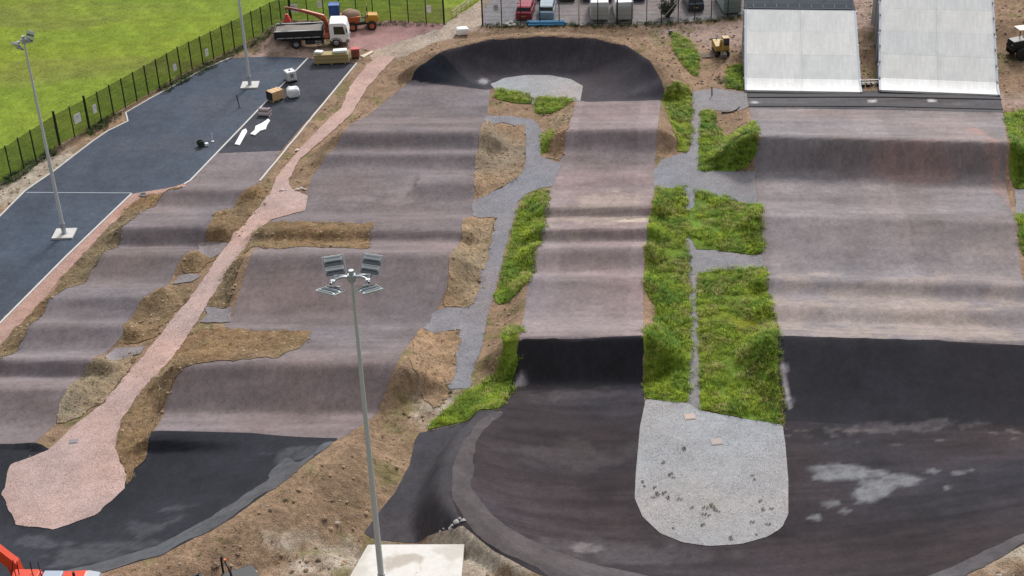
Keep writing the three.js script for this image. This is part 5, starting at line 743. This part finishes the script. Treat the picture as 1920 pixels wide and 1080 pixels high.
function cover(name, label, px, py, w, d, mat, ring) { const c = G0(px, py); c.y = heightAt(c.x, c.z) + 0.055; const o = thing(name, label, 'drain cover', c, 0.1); part('frame', ring ? (() => { const g = new THREE.TorusGeometry(w / 2, 0.06, 6, 20); g.rotateX(Math.PI / 2); return g; })() : bx(w, 0.05, d, 0, 0, 0, 0.01), ring ? P.grey : mat, o); part('lid', ring ? cyl(w / 2, w / 2, 0.03, 0, 0.0, 0, 'y', 20) : bx(w - 0.12, 0.03, d - 0.12, 0, 0.03, 0, 0.01), ring ? P.black : mat, o); }
cover('manhole', 'round black manhole at the top of the pink stone strip', 268, 366, 0.62, 0.62, P.black, true);
cover('drain_cover', 'square tan drain cover where the footpath meets the gravel island', 1293, 783, 0.72, 0.62, std(lin(0.42, 0.33, 0.28), 0.9));
cover('drain_cover', 'square grey-brown drain cover within the gravel island', 1343, 830, 0.76, 0.66, std(lin(0.33, 0.29, 0.27), 0.9));
cover('drain_cover', 'small grey drain cover in the pink gravel island', 138, 829, 0.55, 0.5, std(lin(0.22, 0.2, 0.22), 0.9));
single('plastic_duct', 'black plastic duct lying curved beside the footpath', 'duct', (() => { const w = [[1353, 212], [1366, 212], [1378, 208], [1386, 202]].map(([a, b]) => { const g = G0(a, b); return [g.x, g.y + 0.08, g.z]; }), o = G0(1368, 210); return tube(w.map(([x, y, z]) => [x - o.x, y - o.y, z - o.z]), 0.09); })(), P.black, G0(1368, 210));
{ const o = thing('bollard', 'small dark post on the grey path near the lower ramp', 'post', G0(1335, 180), 0); part('stem', bar([0, 0, 0], [-0.05, 0.95, 0], 0.06), P.black, o); part('cap', cyl(0.08, 0.08, 0.05, -0.05, 0.96, 0), P.black, o); }
{ const o = thing('boulder_box', 'dark squat block on the grassy mound crest', 'block', G0(1257, 64), 0); part('block', bx(0.4, 0.4, 0.4, 0, 0.22, 0, 0.06), P.black, o); part('strap', bx(0.42, 0.06, 0.42, 0, 0.3, 0), P.grey, o); }
{ const o = thing('timber_pallet', 'broken timber pallet lying near the small yellow excavator', 'pallet', G0(1325, 106), 0.1); for (let k = 0; k < 5; k++) part('slat', bx(1.2, 0.03, 0.11, (k % 2) * 0.1, 0.14, -0.45 + k * 0.22), P.greyWood || (P.greyWood = wear(lin(0.22, 0.18, 0.16), 0.9)), o); for (const x of [-0.5, 0, 0.5]) part('bearer', bx(0.1, 0.1, 1.0, x, 0.07, 0), P.greyWood, o); }
{ const o = thing('lamp_post', 'slim pale post rising through the car park fence', 'post', G0(1085, 48), 0); part('stem', new THREE.CylinderGeometry(0.07, 0.09, 5, 10).translate(0, 2.5, 0), P.concrete, o); part('lantern', [bx(0.7, 0.1, 0.25, 0.3, 5.05, 0, 0.03)], P.galv, o); part('collar', cyl(0.13, 0.13, 0.3, 0, 0.15, 0), P.galv, o); }
{ const a = G0(848, 34), b = G0(900, -4), n = 6, o = thing('rail_fence', 'low pale rail fence along the sandy track', 'fence', a, headingTo(a, b)), L = a.distanceTo(b); for (let k = 0; k <= n; k++) part('post', bx(0.09, 0.9, 0.09, k * L / n, 0.45, 0), P.ply, o); for (const y of [0.45, 0.8]) part('rail', bx(L, 0.09, 0.04, L / 2, y, 0.07), P.ply, o); }
{ // bare shrub and brace by the car park fence
  const c = G0(1252, 32), o = thing('bare_shrub', 'dark bare shrub behind the car park fence', 'shrub', c, 0), tw = [], lf = []; for (let k = 0; k < 60; k++) { const a = rnd(0, 6.28), r = rnd(0.3, 1.4), h = rnd(0.8, 2.1), x = Math.cos(a) * r, z = Math.sin(a) * r * 0.7; tw.push(bar([Math.cos(a) * 0.15, 0, Math.sin(a) * 0.15], [x, h, z], 0.03, 0.01, 5)); for (let q = 0; q < 9; q++) { const t = rnd(0.45, 1); lf.push(bx(0.2, 0.015, 0.13, x * t + rnd(-0.18, 0.18), h * t + rnd(-0.1, 0.1), z * t + rnd(-0.18, 0.18), 0, [rnd(-1, 1), rnd(0, 3), rnd(-1, 1)])); } } part('stem', tw, std(lin(0.05, 0.035, 0.03), 0.9), o); part('foliage', lf, std(lin(0.045, 0.04, 0.032), 0.9), o);
  const b = G0(1252, 42), t = thing('fence_brace', 'slanting pale brace against the car park fence', 'brace', b, 0); part('strut', beam([-0.9, 0.05, 0], [0.9, 2.2, 0], 0.09, 0.09), P.concrete, t); part('foot', bx(0.3, 0.1, 0.3, -0.95, 0.05, 0, 0.02), P.concrete, t);
}
// weeds in the pale gravel island
{
  const wg = tuft(10, 0.16, 0.3, 0.02, 77), cols = [lin(0.10, 0.10, 0.085), lin(0.13, 0.14, 0.08), lin(0.14, 0.19, 0.035)].map((c) => new THREE.MeshStandardMaterial({ color: c, roughness: 0.95, side: THREE.DoubleSide }));
  const spots = [[1283, 843, 1.2, 0], [1243, 869, 0.9, 0], [1258, 891, 1.2, 0], [1263, 897, 0.7, 0], [1205, 905, 0.8, 0], [1208, 913, 0.6, 0], [1228, 916, 0.9, 1], [1232, 928, 1.2, 0], [1246, 926, 1.1, 0], [1253, 935, 1, 0], [1224, 934, 0.8, 1], [1275, 938, 0.9, 0], [1297, 953, 0.8, 0], [1323, 954, 1.1, 2], [1334, 950, 1.3, 2], [1340, 957, 1, 2], [1320, 965, 1, 0], [1347, 961, 0.7, 0], [1318, 986, 1, 0], [1262, 992, 0.6, 0], [1410, 893, 0.7, 0], [1415, 900, 0.6, 0], [1426, 941, 0.9, 0], [1430, 957, 0.9, 0], [1446, 955, 0.8, 0], [1410, 980, 0.9, 0], [1440, 984, 0.9, 1], [1370, 1011, 1, 0], [1418, 1004, 0.6, 0], [1330, 968, 0.7, 0]];
  const clump = mergeGeometries([wg.clone(), wg.clone().rotateY(1.3).scale(0.8, 0.9, 0.8).translate(0.12, 0, 0.08), wg.clone().rotateY(2.4).scale(0.7, 0.7, 0.7).translate(-0.13, 0, 0.05)]);
  for (const [x, y, s, c] of spots) { const p = G0(x, y); p.y = heightAt(p.x, p.z) + 0.05; const m = single('weed', c === 2 ? 'bright green weed tuft growing in the pale gravel island' : c === 1 ? 'olive green weed tuft growing in the pale gravel island' : 'small dark weed tuft growing in the pale gravel island', 'weed', clump, cols[c], p, x % 6, ['dark weeds in the gravel island', 'olive weeds in the gravel island', 'bright weeds in the gravel island'][c]); m.scale.setScalar(s * 0.8); }
}
renderer.render(scene, camera);
